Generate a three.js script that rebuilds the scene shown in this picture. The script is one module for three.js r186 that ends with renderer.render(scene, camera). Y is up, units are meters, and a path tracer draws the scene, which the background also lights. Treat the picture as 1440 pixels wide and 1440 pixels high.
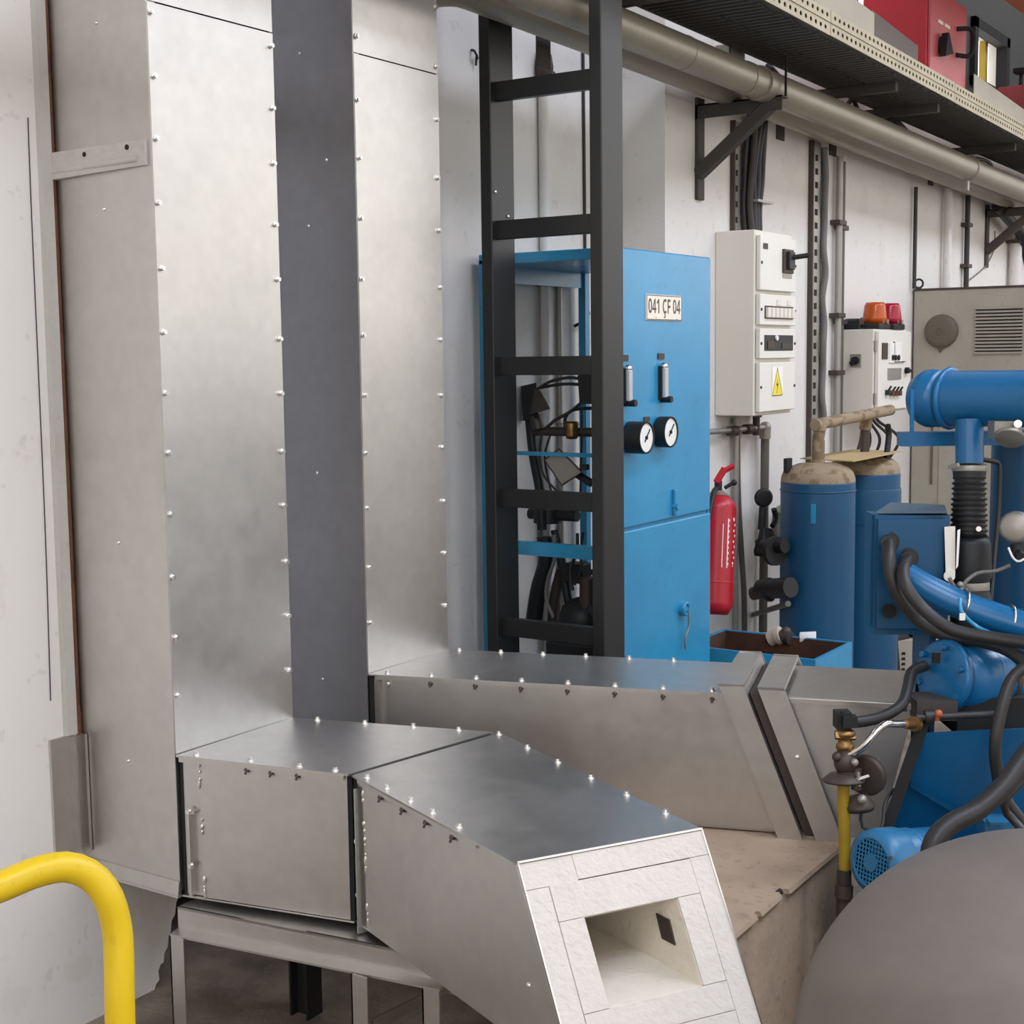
import * as THREE from 'three';
import { RoundedBoxGeometry } from 'three/addons/geometries/RoundedBoxGeometry.js';
import { mergeGeometries } from 'three/addons/utils/BufferGeometryUtils.js';
import { RectAreaLightUniformsLib } from 'three/addons/lights/RectAreaLightUniformsLib.js';

// ------------------------------------------------------------------ camera, light, exposure
const scene = new THREE.Scene();
scene.background = new THREE.Color(0x9aa4ae);
const renderer = new THREE.WebGLRenderer({ antialias: true });
renderer.toneMapping = THREE.LinearToneMapping;
renderer.toneMappingExposure = 1.9;
renderer.shadowMap.enabled = true;
RectAreaLightUniformsLib.init();
const camera = new THREE.PerspectiveCamera(39.598, 1, 0.05, 60);
camera.position.set(...[0, 1.65, 2.787]);
camera.up.set(...[0.09759, 0.99399, -0.04959]);
camera.lookAt(camera.position.clone().add(new THREE.Vector3(...[0.82860, -0.10875, -0.54918])));
scene.add(camera);

const WINDOW_GLOW = 0.46, WINDOW_LIGHT = 0.46, SKYLIGHT = 3.3, NEAR_FILL = 0.75, FAR_ADDED = 0.6;  // both end-wall strengths belong to added, unseen windows
const glow = (hex, k) => new THREE.MeshStandardMaterial({ color: 0x202020, roughness: 0.6, emissive: hex, emissiveIntensity: k });
// a daylit pane: glowing face plus an area light of its size just in front of it
function daylight(x, y, z, w, h, towards, hex, k) {
  const l = new THREE.RectAreaLight(hex, k, w, h);
  l.position.set(x, y, z); l.lookAt(x + towards[0], y + towards[1], z + towards[2]); scene.add(l);
}

// ------------------------------------------------------------------ helpers
let seed = 7;
const rnd = () => { seed = (seed * 1664525 + 1013904223) >>> 0; return seed / 4294967296; };
const V = (a) => new THREE.Vector3(a[0], a[1], a[2]);
const used = {};
function numbered(n) { const k = used[n] = (used[n] ?? -1) + 1; return k ? n + '_' + String(k).padStart(3, '0') : n; }
function boxUV(g) {                                       // uv in metres, by the way each face looks
  const p = g.attributes.position, uv = new Float32Array(p.count * 2), a = new THREE.Vector3(), b = new THREE.Vector3(), c = new THREE.Vector3();
  for (let i = 0; i < p.count; i += 3) {
    a.fromBufferAttribute(p, i); b.fromBufferAttribute(p, i + 1).sub(a); c.fromBufferAttribute(p, i + 2).sub(a); b.cross(c);
    const x = Math.abs(b.x), y = Math.abs(b.y), z = Math.abs(b.z);
    for (let j = i; j < i + 3; j++) {
      const X = p.getX(j), Y = p.getY(j), Z = p.getZ(j);
      const q = y >= x && y >= z ? [X, Z] : x >= z ? [Z, Y] : [X, Y];
      uv[2 * j] = q[0]; uv[2 * j + 1] = q[1];
    }
  }
  g.setAttribute('uv', new THREE.BufferAttribute(uv, 2));
  return g;
}
function flat(g) {
  const h = g.index ? g.toNonIndexed() : g.clone();
  for (const k of Object.keys(h.attributes)) if (k !== 'position' && k !== 'normal') h.deleteAttribute(k);
  if (!h.attributes.normal) h.computeVertexNormals();
  return h;
}
function join(gs) { gs = [gs].flat(4); const h = gs.length > 1 ? mergeGeometries(gs.map(flat)) : flat(gs[0]); return boxUV(h); }
function finish(m) { m.castShadow = m.receiveShadow = true; return m; }
// geometry is given in metres of the place; it is stored relative to its parent
function part(name, gs, mat, parent, label) {
  const g = join(gs), o = new THREE.Vector3();
  for (let q = parent; q && q !== scene; q = q.parent) o.add(q.position);
  g.computeBoundingBox();
  const c = g.boundingBox.getCenter(new THREE.Vector3());
  g.translate(-c.x, -c.y, -c.z);
  const m = finish(new THREE.Mesh(g, mat)); m.position.copy(c.sub(o));
  m.name = parent === scene ? numbered(name) : name;
  if (label) m.userData.label = label;
  parent.add(m); return m;
}
// one shared geometry set down many times as parts of one thing
function set(name, g, mat, parent, at, rot) {
  const o = new THREE.Vector3();
  for (let q = parent; q && q !== scene; q = q.parent) o.add(q.position);
  const m = finish(new THREE.Mesh(g, mat)); m.position.copy(V(at).sub(o)); if (rot) m.quaternion.copy(rot);
  m.name = name; parent.add(m); return m;
}
function thing(name, label, category, pos, group) {
  const o = new THREE.Group(); o.name = numbered(name); o.position.set(...pos); scene.add(o);
  o.userData = { label, category }; if (group) o.userData.group = group;
  return o;
}
function single(name, label, category, gs, mat, group) {
  const m = part(name, gs, mat, scene); m.userData = { label, category }; if (group) m.userData.group = group; return m;
}
function struct(name, gs, mat) { const m = part(name, gs, mat, scene); m.name = name; m.userData.kind = 'structure'; return m; }
const hexa = (p) => {                                     // p: four corners of the base, then the four above them
  const idx = [0, 1, 2, 0, 2, 3, 4, 6, 5, 4, 7, 6, 0, 4, 5, 0, 5, 1, 1, 5, 6, 1, 6, 2, 2, 6, 7, 2, 7, 3, 3, 7, 4, 3, 4, 0];
  const a = V(p[1]).sub(V(p[0])), b = V(p[3]).sub(V(p[0])), up = V(p[4]).sub(V(p[0]));
  const turn = a.cross(b).dot(up) > 0, f = new Float32Array(108);
  for (let i = 0; i < 36; i += 3) [0, turn ? 2 : 1, turn ? 1 : 2].forEach((k, j) => f.set(p[idx[i + k]], (i + j) * 3));
  const g = new THREE.BufferGeometry(); g.setAttribute('position', new THREE.BufferAttribute(f, 3)); g.computeVertexNormals(); return g;
};
const box = (x0, x1, y0, y1, z0, z1) => new THREE.BoxGeometry(x1 - x0, y1 - y0, z1 - z0).translate((x0 + x1) / 2, (y0 + y1) / 2, (z0 + z1) / 2);
const rbox = (x0, x1, y0, y1, z0, z1, r = 0.006) => new RoundedBoxGeometry(x1 - x0, y1 - y0, z1 - z0, 2, r).translate((x0 + x1) / 2, (y0 + y1) / 2, (z0 + z1) / 2);
const UPV = new THREE.Vector3(0, 1, 0);
function orient(g, a, b) {                                // a geometry along +y laid from a to b
  const d = V(b).sub(V(a)), q = new THREE.Quaternion().setFromUnitVectors(UPV, d.clone().normalize());
  return g.applyQuaternion(q).translate(...V(a).add(V(b)).multiplyScalar(0.5).toArray());
}
const dist = (a, b) => V(a).distanceTo(V(b));
const cyl = (a, b, r, r2 = r, n = 24) => orient(new THREE.CylinderGeometry(r2, r, dist(a, b), n), a, b);
const ball = (a, r, sx = 1, sy = 1, sz = 1) => new THREE.SphereGeometry(r, 20, 14).scale(sx, sy, sz).translate(...a);
const bar = (a, b, w, h) => {                             // square section bar from a to b
  return orient(new RoundedBoxGeometry(w, dist(a, b), h, 2, Math.min(w, h) * 0.12), a, b);
};
function tube(pts, r, n = 10, tension = 0.5) {
  const c = new THREE.CatmullRomCurve3(pts.map(V), false, 'catmullrom', tension), L = c.getLength();
  const g = new THREE.TubeGeometry(c, Math.max(6, Math.min(120, Math.round(L / 0.018))), r, n);
  return [g, cap(c.getPoint(0), c.getTangent(0).negate(), r, n), cap(c.getPoint(1), c.getTangent(1), r, n)];
}
const cap = (p, t, r, n) => new THREE.CircleGeometry(r, n).applyQuaternion(new THREE.Quaternion().setFromUnitVectors(new THREE.Vector3(0, 0, 1), t)).translate(p.x, p.y, p.z);
const lathe = (prof, a, b, n = 32) => {                   // profile [radius, distance from a], turned about the line a to b
  const d = V(b).sub(V(a)).normalize();
  return new THREE.LatheGeometry(prof.map((q) => new THREE.Vector2(q[0], q[1])), n).applyQuaternion(new THREE.Quaternion().setFromUnitVectors(UPV, d)).translate(...a);
};
const ring = (a, n, R, r, seg = 32) => new THREE.TorusGeometry(R, r, 10, seg).applyQuaternion(new THREE.Quaternion().setFromUnitVectors(new THREE.Vector3(0, 0, 1), V(n).normalize())).translate(...a);
const prism = (plan, y0, y1) => {                         // plan: [x, z] corners, raised from y0 to y1
  const s = new THREE.Shape(plan.map((q) => new THREE.Vector2(q[0], -q[1])));
  return new THREE.ExtrudeGeometry(s, { depth: y1 - y0, bevelEnabled: false }).rotateX(-Math.PI / 2).translate(0, y0, 0);
};
const mix = (a, b, t) => a.map((v, i) => v + (b[i] - v) * t);
const add = (a, b, k = 1) => a.map((v, i) => v + b[i] * k);

// ------------------------------------------------------------------ computed textures
const hash = (x, y, s) => { let h = (Math.imul(x, 374761393) + Math.imul(y, 668265263) + Math.imul(s, 2147483647)) | 0; h = Math.imul(h ^ (h >>> 13), 1274126177); return ((h ^ (h >>> 16)) >>> 0) / 4294967296; };
function vnoise(x, y, per, s) {
  const i = Math.floor(x), j = Math.floor(y), f = x - i, g = y - j, u = f * f * (3 - 2 * f), v = g * g * (3 - 2 * g), m = (a) => ((a % per) + per) % per;
  const a = hash(m(i), m(j), s), b = hash(m(i + 1), m(j), s), c = hash(m(i), m(j + 1), s), d = hash(m(i + 1), m(j + 1), s);
  return a + (b - a) * u + (c - a) * v + (a - b - c + d) * u * v;
}
function fbm(u, v, per, oct, s) { let t = 0, a = 0.5, n = 0; for (let k = 0; k < oct; k++) { t += a * vnoise(u * per, v * per, per, s + k); n += a; a *= 0.55; per *= 2; } return t / n; }
function texture(n, fn, metres, srgb) {
  const d = new Uint8Array(n * n * 4);
  for (let j = 0; j < n; j++) for (let i = 0; i < n; i++) { const c = fn(i / n, j / n); for (let k = 0; k < 3; k++) d[(j * n + i) * 4 + k] = Math.max(0, Math.min(255, Math.round(255 * (Array.isArray(c) ? c[k] : c)))); d[(j * n + i) * 4 + 3] = 255; }
  const t = new THREE.DataTexture(d, n, n); t.wrapS = t.wrapT = THREE.RepeatWrapping; t.magFilter = THREE.LinearFilter; t.minFilter = THREE.LinearMipmapLinearFilter; t.generateMipmaps = true;
  t.repeat.set(1 / metres, 1 / metres); if (srgb) t.colorSpace = THREE.SRGBColorSpace; t.needsUpdate = true; return t;
}
const step = (a, b, x) => { const t = Math.max(0, Math.min(1, (x - a) / (b - a))); return t * t * (3 - 2 * t); };
const T = {
  sheetRough: texture(512, (u, v) => { const a = fbm(u, v, 3, 4, 11), b = fbm(u, v, 24, 3, 5); return 0.74 + 0.2 * (a - 0.5) + 0.12 * (b - 0.5); }, 0.9),
  sheetColor: texture(512, (u, v) => { const a = fbm(u, v, 4, 5, 21), b = fbm(u, v, 40, 2, 9), c = 0.95 + 0.07 * (a - 0.5) + 0.04 * (b - 0.5); return [c, c * 0.995, c * 0.987]; }, 1.1, true),
  sheetBump: texture(256, (u, v) => fbm(u, v, 2, 2, 31), 1.7),
  plaster: texture(1024, (u, v) => { const a = fbm(u, v, 4, 6, 41), s = step(0.66, 0.72, fbm(u, v, 9, 5, 44)), d = step(0.77, 0.8, fbm(u, v, 30, 3, 47)); const c = 0.96 + 0.04 * (a - 0.5) - 0.018 * s - 0.04 * d; return [c, c * 0.992 - 0.004 * s, c * 0.98 - 0.008 * s]; }, 1.3, true),
  plasterBump: texture(512, (u, v) => 0.7 * fbm(u, v, 8, 5, 51) + 0.3 * fbm(u, v, 60, 2, 52), 0.7),
  grime: texture(512, (u, v) => { const a = fbm(u, v, 5, 6, 61), b = step(0.5, 0.62, fbm(u, v, 12, 4, 65)); const c = 0.64 + 0.3 * (a - 0.5) - 0.05 * b; return [c, c * 0.955, c * 0.9]; }, 0.8, true),
  concrete: texture(512, (u, v) => { const a = fbm(u, v, 4, 6, 71), b = step(0.6, 0.66, fbm(u, v, 14, 4, 75)), e = step(0.7, 0.73, fbm(u, v, 40, 3, 77)); const c = 0.88 + 0.2 * (a - 0.5) - 0.03 * b - 0.07 * e; return [c, c * 0.955, c * 0.905]; }, 0.9, true),
  paintWear: texture(512, (u, v) => { const a = fbm(u, v, 4, 5, 81), b = step(0.7, 0.74, fbm(u, v, 22, 4, 85)); const c = 0.95 + 0.1 * (a - 0.5) - 0.035 * b; return [c, c, c]; }, 0.7, true),
  rust: texture(256, (u, v) => { const a = fbm(u, v, 6, 5, 91), b = step(0.45, 0.6, a); return [0.66 - 0.12 * b, 0.61 - 0.13 * b, 0.54 - 0.15 * b]; }, 0.3, true),
  fibre: texture(512, (u, v) => { const a = fbm(u, v, 6, 5, 101), b = step(0.63, 0.68, fbm(u, v, 16, 4, 105)); const c = 0.97 + 0.04 * (a - 0.5) - 0.012 * b; return [c, c * 0.985, c * 0.965]; }, 0.35, true),
  smudge: texture(512, (u, v) => { const a = fbm(u, v, 3, 5, 121), b = step(0.52, 0.66, fbm(u, v, 5, 4, 125)), g = fbm(u, v, 60, 2, 127); const c = 0.93 + 0.08 * (a - 0.5) - 0.05 * b + 0.05 * (g - 0.5); return [c, c * 0.99, c * 0.98]; }, 1.4, true),
  fibreBump: texture(256, (u, v) => fbm(u, v, 20, 4, 111), 0.2),
};
const std = (o) => new THREE.MeshStandardMaterial(o);
const M = {
  sheet: std({ color: 0xd8d6d3, metalness: 1, roughness: 0.5, roughnessMap: T.sheetRough, map: T.sheetColor, bumpMap: T.sheetBump, bumpScale: 0.0005 }),
  screw: std({ color: 0xe6e4e0, metalness: 1, roughness: 0.28 }),
  stripGrey: std({ color: 0xa9acb6, roughness: 0.9, map: T.plaster }),  // grey tuned for the added strip mirrored in the right duct
  gap: std({ color: 0x1b1a19, roughness: 0.9 }),
  plaster: std({ color: 0xe2dfdb, roughness: 0.82, map: T.plaster, bumpMap: T.plasterBump, bumpScale: 0.0015 }),
  plasterGrey: std({ color: 0xb9b6b1, roughness: 0.85, map: T.plaster, bumpMap: T.plasterBump, bumpScale: 0.006 }),
  cladding: std({ color: 0x323130, roughness: 0.7, map: T.paintWear }),
  roof: std({ color: 0x55585c, roughness: 0.8, map: T.paintWear }),
  grime: std({ color: 0xc6bdb2, roughness: 0.85, map: T.grime, bumpMap: T.plasterBump, bumpScale: 0.006 }),
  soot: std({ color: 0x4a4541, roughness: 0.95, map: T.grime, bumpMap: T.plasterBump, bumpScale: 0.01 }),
  concrete: std({ color: 0xc4b3a1, roughness: 0.9, map: T.concrete, bumpMap: T.plasterBump, bumpScale: 0.004 }),
  fibre: std({ color: 0xd8d4ce, roughness: 0.95, map: T.fibre, bumpMap: T.fibreBump, bumpScale: 0.003 }),
  fibreIn: std({ color: 0xe2dccf, roughness: 0.95, map: T.fibre, bumpMap: T.fibreBump, bumpScale: 0.002 }),
  black: std({ color: 0x232526, roughness: 0.5, metalness: 0.2, map: T.paintWear }),
  blackSteel: std({ color: 0x1b1c1c, roughness: 0.42, map: T.paintWear }),
  rubber: std({ color: 0x151515, roughness: 0.55 }),
  cable: std({ color: 0x262422, roughness: 0.5 }),
  cableGrey: std({ color: 0x6a6763, roughness: 0.55 }),
  hose: std({ color: 0x262321, roughness: 0.5 }),
  bracket: std({ color: 0x453f3a, roughness: 0.75, map: T.paintWear }),
  pipeTan: std({ color: 0x9c9483, roughness: 0.42, metalness: 0.35, map: T.paintWear }),
  pipeDark: std({ color: 0x68635a, roughness: 0.5, metalness: 0.3, map: T.paintWear }),
  galv: std({ color: 0xa8a49c, roughness: 0.5, metalness: 0.7, map: T.paintWear }),
  rim: std({ color: 0xb3a88d, roughness: 0.6, metalness: 0.2, map: T.paintWear }),
  tray: std({ color: 0x4c4945, roughness: 0.7, metalness: 0.3, map: T.paintWear }),
  blue: std({ color: 0x3493bf, roughness: 0.27, map: T.paintWear }),
  blueDark: std({ color: 0x114d72, roughness: 0.4, map: T.paintWear }),
  blueMachine: std({ color: 0x146699, roughness: 0.3, map: T.paintWear }),
  dustyBlue: std({ color: 0x50606c, roughness: 0.8, map: T.paintWear }),
  blueFan: std({ color: 0x2a739f, roughness: 0.4, map: T.paintWear }),
  cream: std({ color: 0xd9d3c6, roughness: 0.45 }),
  creamDoor: std({ color: 0xdfdbd1, roughness: 0.45 }),
  beige: std({ color: 0xa9a192, roughness: 0.5, map: T.paintWear }),
  beigeDark: std({ color: 0x5d5648, roughness: 0.6 }),
  red: std({ color: 0xb41e2c, roughness: 0.35 }),
  redBox: std({ color: 0xbd5257, roughness: 0.5, map: T.paintWear }),
  yellow: std({ color: 0xe3bf14, roughness: 0.42, map: T.paintWear }),
  yellowDull: std({ color: 0xa2830f, roughness: 0.5, map: T.paintWear }),
  white: std({ color: 0xe9e7e2, roughness: 0.5 }),
  glassGrey: std({ color: 0xb9bcba, roughness: 0.2 }),
  rust: std({ color: 0xe0d6c6, roughness: 0.85, map: T.rust }),
  rustDark: std({ color: 0x8d6450, roughness: 0.85, map: T.rust }),
  brownIn: std({ color: 0x7a4f3a, roughness: 0.85, map: T.grime }),
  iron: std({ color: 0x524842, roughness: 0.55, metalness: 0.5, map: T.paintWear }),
  brass: std({ color: 0x8f7046, roughness: 0.4, metalness: 0.9 }),
  chrome: std({ color: 0xd8d5cf, roughness: 0.18, metalness: 1 }),
  zinc: std({ color: 0x9a958b, roughness: 0.45, metalness: 0.6 }),
  orangeLens: std({ color: 0xbb5118, roughness: 0.2 }),
  redLens: std({ color: 0xa2142f, roughness: 0.2 }),
  orangeBeam: std({ color: 0xb25a34, roughness: 0.6 }),
  vessel: std({ color: 0x7c746d, roughness: 0.6, metalness: 0.1, map: T.smudge }),
  cardboard: std({ color: 0xb89f72, roughness: 0.9 }),
  rag: std({ color: 0xb9ab9a, roughness: 0.95 }),
};

// ------------------------------------------------------------------ the hall
struct('floor', box(-4.3, 14.3, -0.2, 0, -0.9, 9.3), M.grime);
struct('ceiling', box(-4.3, 14.3, 6.2, 6.45, -0.6, 9.3), M.roof);
{ // wall the ducts stand on, broken open at its foot behind them
  const s = new THREE.Shape([[-4, 0], [2.468, 0], [2.474, 0.012], [2.486, 0.02], [2.484, 0.045], [2.492, 0.06], [2.503, 0.062], [2.507, 0.085], [2.52, 0.1], [2.524, 0.128], [2.532, 0.136], [2.537, 0.165], [2.55, 0.178], [2.556, 0.21], [2.569, 0.226], [2.575, 0.26], [2.588, 0.275], [2.6, 0.3], [2.605, 0.36], [2.612, 0.42], [4.95, 0.42], [4.95, 0], [5, 0], [5, 6.2], [-4, 6.2]].map((q) => new THREE.Vector2(...q)));
  struct('wall_left', new THREE.ExtrudeGeometry(s, { depth: 0.3, bevelEnabled: false }).translate(0, 0, -0.3), M.plaster);
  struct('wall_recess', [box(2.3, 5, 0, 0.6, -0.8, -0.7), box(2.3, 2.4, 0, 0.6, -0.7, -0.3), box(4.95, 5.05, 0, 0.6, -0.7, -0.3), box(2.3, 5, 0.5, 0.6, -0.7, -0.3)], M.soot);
}
{ // the wall steps forward at x = 5; two high windows near the cable tray
  const s = new THREE.Shape([[5.002, 0], [14, 0], [14, 6.2], [5.002, 6.2]].map((q) => new THREE.Vector2(...q)));
  for (const [x0, x1, y0, y1] of [[6.9, 7.62, 3.33, 4.2], [9.0, 9.72, 3.3, 3.62]]) s.holes.push(new THREE.Path([[x0, y0], [x1, y0], [x1, y1], [x0, y1]].map((q) => new THREE.Vector2(...q))));
  struct('wall_right', new THREE.ExtrudeGeometry(s, { depth: 0.4, bevelEnabled: false }).translate(0, 0, -0.2), M.plaster);
  const c = new THREE.Shape([[7.75, 3.02], [14, 3.02], [14, 6.15], [7.75, 6.15]].map((q) => new THREE.Vector2(...q)));
  c.holes.push(new THREE.Path([[9.0, 3.3], [9.72, 3.3], [9.72, 3.62], [9.0, 3.62]].map((q) => new THREE.Vector2(...q))));
  struct('trim_1', new THREE.ExtrudeGeometry(c, { depth: 0.03, bevelEnabled: false }).translate(0, 0, 0.2), M.cladding);
}
{ // far end wall; its long unseen window is added to pale the blue cabinet
  const s = new THREE.Shape([[-0.3, 0], [9.3, 0], [9.3, 6.2], [-0.3, 6.2]].map((q) => new THREE.Vector2(...q)));
  s.holes.push(new THREE.Path([[2.4, 1.9], [8.8, 1.9], [8.8, 5.8], [2.4, 5.8]].map((q) => new THREE.Vector2(...q))));
  struct('wall_end', new THREE.ExtrudeGeometry(s, { depth: 0.3, bevelEnabled: false }).rotateY(-Math.PI / 2).translate(14.3, 0, 0), M.plaster);
  const w = part('window', box(14.1, 14.12, 1.9, 5.8, 2.4, 8.8), glow(0xfffbf7, FAR_ADDED), scene); w.name = 'window_13'; w.userData.kind = 'structure';
  part('window_frame', [0, 1.6, 3.2, 4.8, 6.34].map((k) => box(14.04, 14.12, 1.9, 5.8, 2.4 + k, 2.46 + k)), M.cladding, w);
  daylight(14.02, 3.85, 5.6, 6.2, 3.8, [-1, 0, 0], 0xfffbf7, FAR_ADDED);
}
struct('wall_added_strip', box(2.664, 2.966, 0.42, 6.19, 0, 0.012), M.stripGrey);   // added unseen strip that darkens the reflection in the right duct
{ // near end wall; its two unseen windows are added as fill light
  const s = new THREE.Shape([[-0.3, 0], [9.3, 0], [9.3, 6.2], [-0.3, 6.2]].map((q) => new THREE.Vector2(...q)));
  for (const z of [0.8, 5]) s.holes.push(new THREE.Path([[z, 1.3], [z + 3.2, 1.3], [z + 3.2, 5.6], [z, 5.6]].map((q) => new THREE.Vector2(...q))));
  struct('wall_near', new THREE.ExtrudeGeometry(s, { depth: 0.3, bevelEnabled: false }).rotateY(-Math.PI / 2).translate(-4, 0, 0), M.plaster);
  [0.8, 5].forEach((z, i) => {
    const w = part('window', box(-4.12, -4.1, 1.3, 5.6, z, z + 3.2), glow(0xfffbf7, NEAR_FILL), scene); w.name = 'window_' + (i + 11); w.userData.kind = 'structure';
    part('window_frame', [0, 1.05, 2.1, 3.14].map((k) => box(-4.12, -4.04, 1.3, 5.6, z + k, z + k + 0.06)), M.cladding, w);
    daylight(-4.02, 3.45, z + 1.6, 3.1, 4.2, [1, 0, 0], 0xfffbf7, NEAR_FILL);
  });
}
{ // window side of the hall, behind the camera
  const s = new THREE.Shape([[-4, 0], [14, 0], [14, 6.2], [-4, 6.2]].map((q) => new THREE.Vector2(...q)));
  const bays = [-3.7, -0.25, 3.2, 6.65, 10.1];
  for (const x of bays) s.holes.push(new THREE.Path([[x, 1.3], [x + 3.3, 1.3], [x + 3.3, 5.9], [x, 5.9]].map((q) => new THREE.Vector2(...q))));
  struct('wall_back', new THREE.ExtrudeGeometry(s, { depth: 0.3, bevelEnabled: false }).translate(0, 0, 9), M.plaster);
  bays.forEach((x, i) => {
    const w = part('window', box(x, x + 3.3, 1.3, 5.9, 9.1, 9.12), glow(0xfffbf7, WINDOW_GLOW), scene); w.name = 'window_' + (i + 1); w.userData.kind = 'structure';
    const f = []; for (let k = 0; k <= 3; k++) f.push(box(x + k * 1.08, x + k * 1.08 + 0.06, 1.3, 5.9, 9.04, 9.12));
    for (let k = 0; k <= 3; k++) f.push(box(x, x + 3.3, 1.3 + k * 1.513, 1.36 + k * 1.513, 9.04, 9.12));
    part('window_frame', f, M.cladding, w);
    daylight(x + 1.65, 3.6, 9.02, 3.2, 4.5, [0, 0, -1], 0xfffbf7, WINDOW_LIGHT);
  });
}
[[-1, 4.6], [4.5, 4.6], [10, 4.6]].forEach(([x, z], i) => { // roof lights
  const w = part('window', box(x - 2, x + 2, 6.16, 6.19, z - 1, z + 1), glow(0xe6edff, SKYLIGHT), scene); w.name = 'window_' + (i + 6); w.userData.kind = 'structure';
  part('window_frame', [box(x - 2.06, x - 2, 6.1, 6.2, z - 1.06, z + 1.06), box(x + 2, x + 2.06, 6.1, 6.2, z - 1.06, z + 1.06), box(x - 2, x + 2, 6.1, 6.2, z - 1.06, z - 1), box(x - 2, x + 2, 6.1, 6.2, z + 1, z + 1.06)], M.cladding, w);
  daylight(x, 6.12, z, 3.9, 1.9, [0, -1, 0.001], 0xe6edff, SKYLIGHT);
});
{ // the two high windows over the tray
  const w = part('window', box(6.9, 7.62, 3.33, 4.2, 0.02, 0.03), glow(0xffffff, 1.1), scene); w.name = 'window_9'; w.userData.kind = 'structure';
  part('window_frame', [box(7.1, 7.14, 3.33, 4.2, 0.03, 0.09), box(7.36, 7.4, 3.33, 4.2, 0.03, 0.09), box(6.9, 7.62, 3.33, 3.36, 0.03, 0.2)], M.cladding, w);
  daylight(7.26, 3.78, 0.1, 0.7, 0.85, [0, 0, 1], 0xffffff, 1.1);
  const v = part('window', box(9.0, 9.72, 3.3, 3.62, 0.12, 0.13), glow(0xffffff, 1.0), scene); v.name = 'window_10'; v.userData.kind = 'structure';
  part('window_frame', [box(8.95, 9.02, 3.26, 3.66, 0.19, 0.26), box(9.68, 9.75, 3.26, 3.66, 0.19, 0.26), box(8.95, 9.75, 3.6, 3.66, 0.19, 0.26), box(8.95, 9.75, 3.26, 3.31, 0.19, 0.26)], M.gap, v);
  part('window_mullion', box(9.5, 9.555, 3.3, 3.62, 0.13, 0.17), M.yellowDull, v, 'yellow upright behind the pane');
  daylight(9.36, 3.45, 0.19, 0.5, 0.28, [0, 0, 1], 0xffffff, 1.0);
}

// ------------------------------------------------------------------ concrete plinth under the ducts
{
  const t = thing('concrete_plinth', 'low brown concrete plinth with a chipped front edge under the rear duct', 'plinth', [2.9, 0, 0.9]);
  part('plinth_block', prism([[2.86, 0.02], [3.32, 0.02], [3.32, 1.56], [2.63, 1.56], [2.63, 1.33], [2.79, 1.02], [2.86, 1.02]], 0, 0.43), M.concrete, t);
  const lip = (x0, x1, z, y) => part('edge_lip', hexa([[x0, y - 0.014, 1.55], [x1, y - 0.012, 1.55], [x1 - 0.006, y - 0.01, z], [x0 + 0.008, y - 0.012, z + 0.002], [x0, y, 1.55], [x1, y, 1.55], [x1 - 0.004, y - 0.002, z - 0.003], [x0 + 0.005, y - 0.001, z - 0.002]]), M.concrete, t);
  lip(2.632, 2.79, 1.574, 0.4312); lip(2.8, 2.93, 1.571, 0.4309); lip(2.955, 3.318, 1.572, 0.4314);
  part('chip', hexa([[2.93, 0.42, 1.55], [2.958, 0.421, 1.55], [2.95, 0.422, 1.563], [2.935, 0.42, 1.562], [2.93, 0.4305, 1.55], [2.958, 0.4305, 1.55], [2.95, 0.43, 1.56], [2.935, 0.43, 1.56]]), M.gap, t);
}

// ------------------------------------------------------------------ screws
const screwHead = join([new THREE.CylinderGeometry(0.0056, 0.006, 0.0065, 6).translate(0, 0.0055, 0), new THREE.CylinderGeometry(0.0075, 0.008, 0.0022, 14).translate(0, 0.0013, 0)]);
const nutEnd = join([new THREE.CylinderGeometry(0.006, 0.006, 0.007, 6).translate(0, 0.004, 0), new THREE.CylinderGeometry(0.0028, 0.0028, 0.012, 8).translate(0, 0.009, 0)]);
const rivetHead = join(new THREE.SphereGeometry(0.0055, 10, 6, 0, Math.PI * 2, 0, Math.PI / 2).scale(1, 0.7, 1));
const look = (n) => new THREE.Quaternion().setFromUnitVectors(UPV, V(n).normalize());

// ------------------------------------------------------------------ the two upright ducts
function uprightDuct(label, x0, x1, ya, yb, ySeam, D) {   // side panel at x0, broad face at z = D, open foot from ya (side) and yb (face)
  const t = thing('upright_duct', label, 'duct', [(x0 + x1) / 2, ya, D / 2]);
  part('side_panel', box(x0, x0 + 0.003, ya, 6.18, 0.002, D), M.sheet, t);
  part('side_panel', box(x1 - 0.003, x1, ya, 6.18, 0.002, D - 0.003), M.sheet, t);
  part('front_panel', hexa([[x0 + 0.001, yb, D - 0.001], [x1, yb, D - 0.001], [x1, yb, D + 0.003], [x0 + 0.001, yb, D + 0.003], [x0 + 0.001, ySeam - 0.002, D - 0.001], [x1, ySeam - 0.002, D - 0.001], [x1, ySeam - 0.002, D + 0.003], [x0 + 0.001, ySeam - 0.002, D + 0.003]]), M.sheet, t);
  part('front_panel', box(x0 + 0.001, x1, ySeam + 0.002, 6.18, D - 0.002, D + 0.002), M.sheet, t);
  part('corner_angle', [box(x0 + 0.003, x0 + 0.03, ya + 0.01, 6.18, D - 0.03, D - 0.003)], M.sheet, t);
  part('duct_lining', box(x0 + 0.02, x1 - 0.02, ya + 0.02, 6.15, 0.004, D - 0.03), M.gap, t);
  return t;
}
const D1 = 0.3375, F = [0, 0, 1], L = [-1, 0, 0];
const duct1 = uprightDuct('left upright sheet metal duct with a grey clamp band across its near side', 2.26, 2.662, 0.396, 0.737, 2.44, D1);
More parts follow.
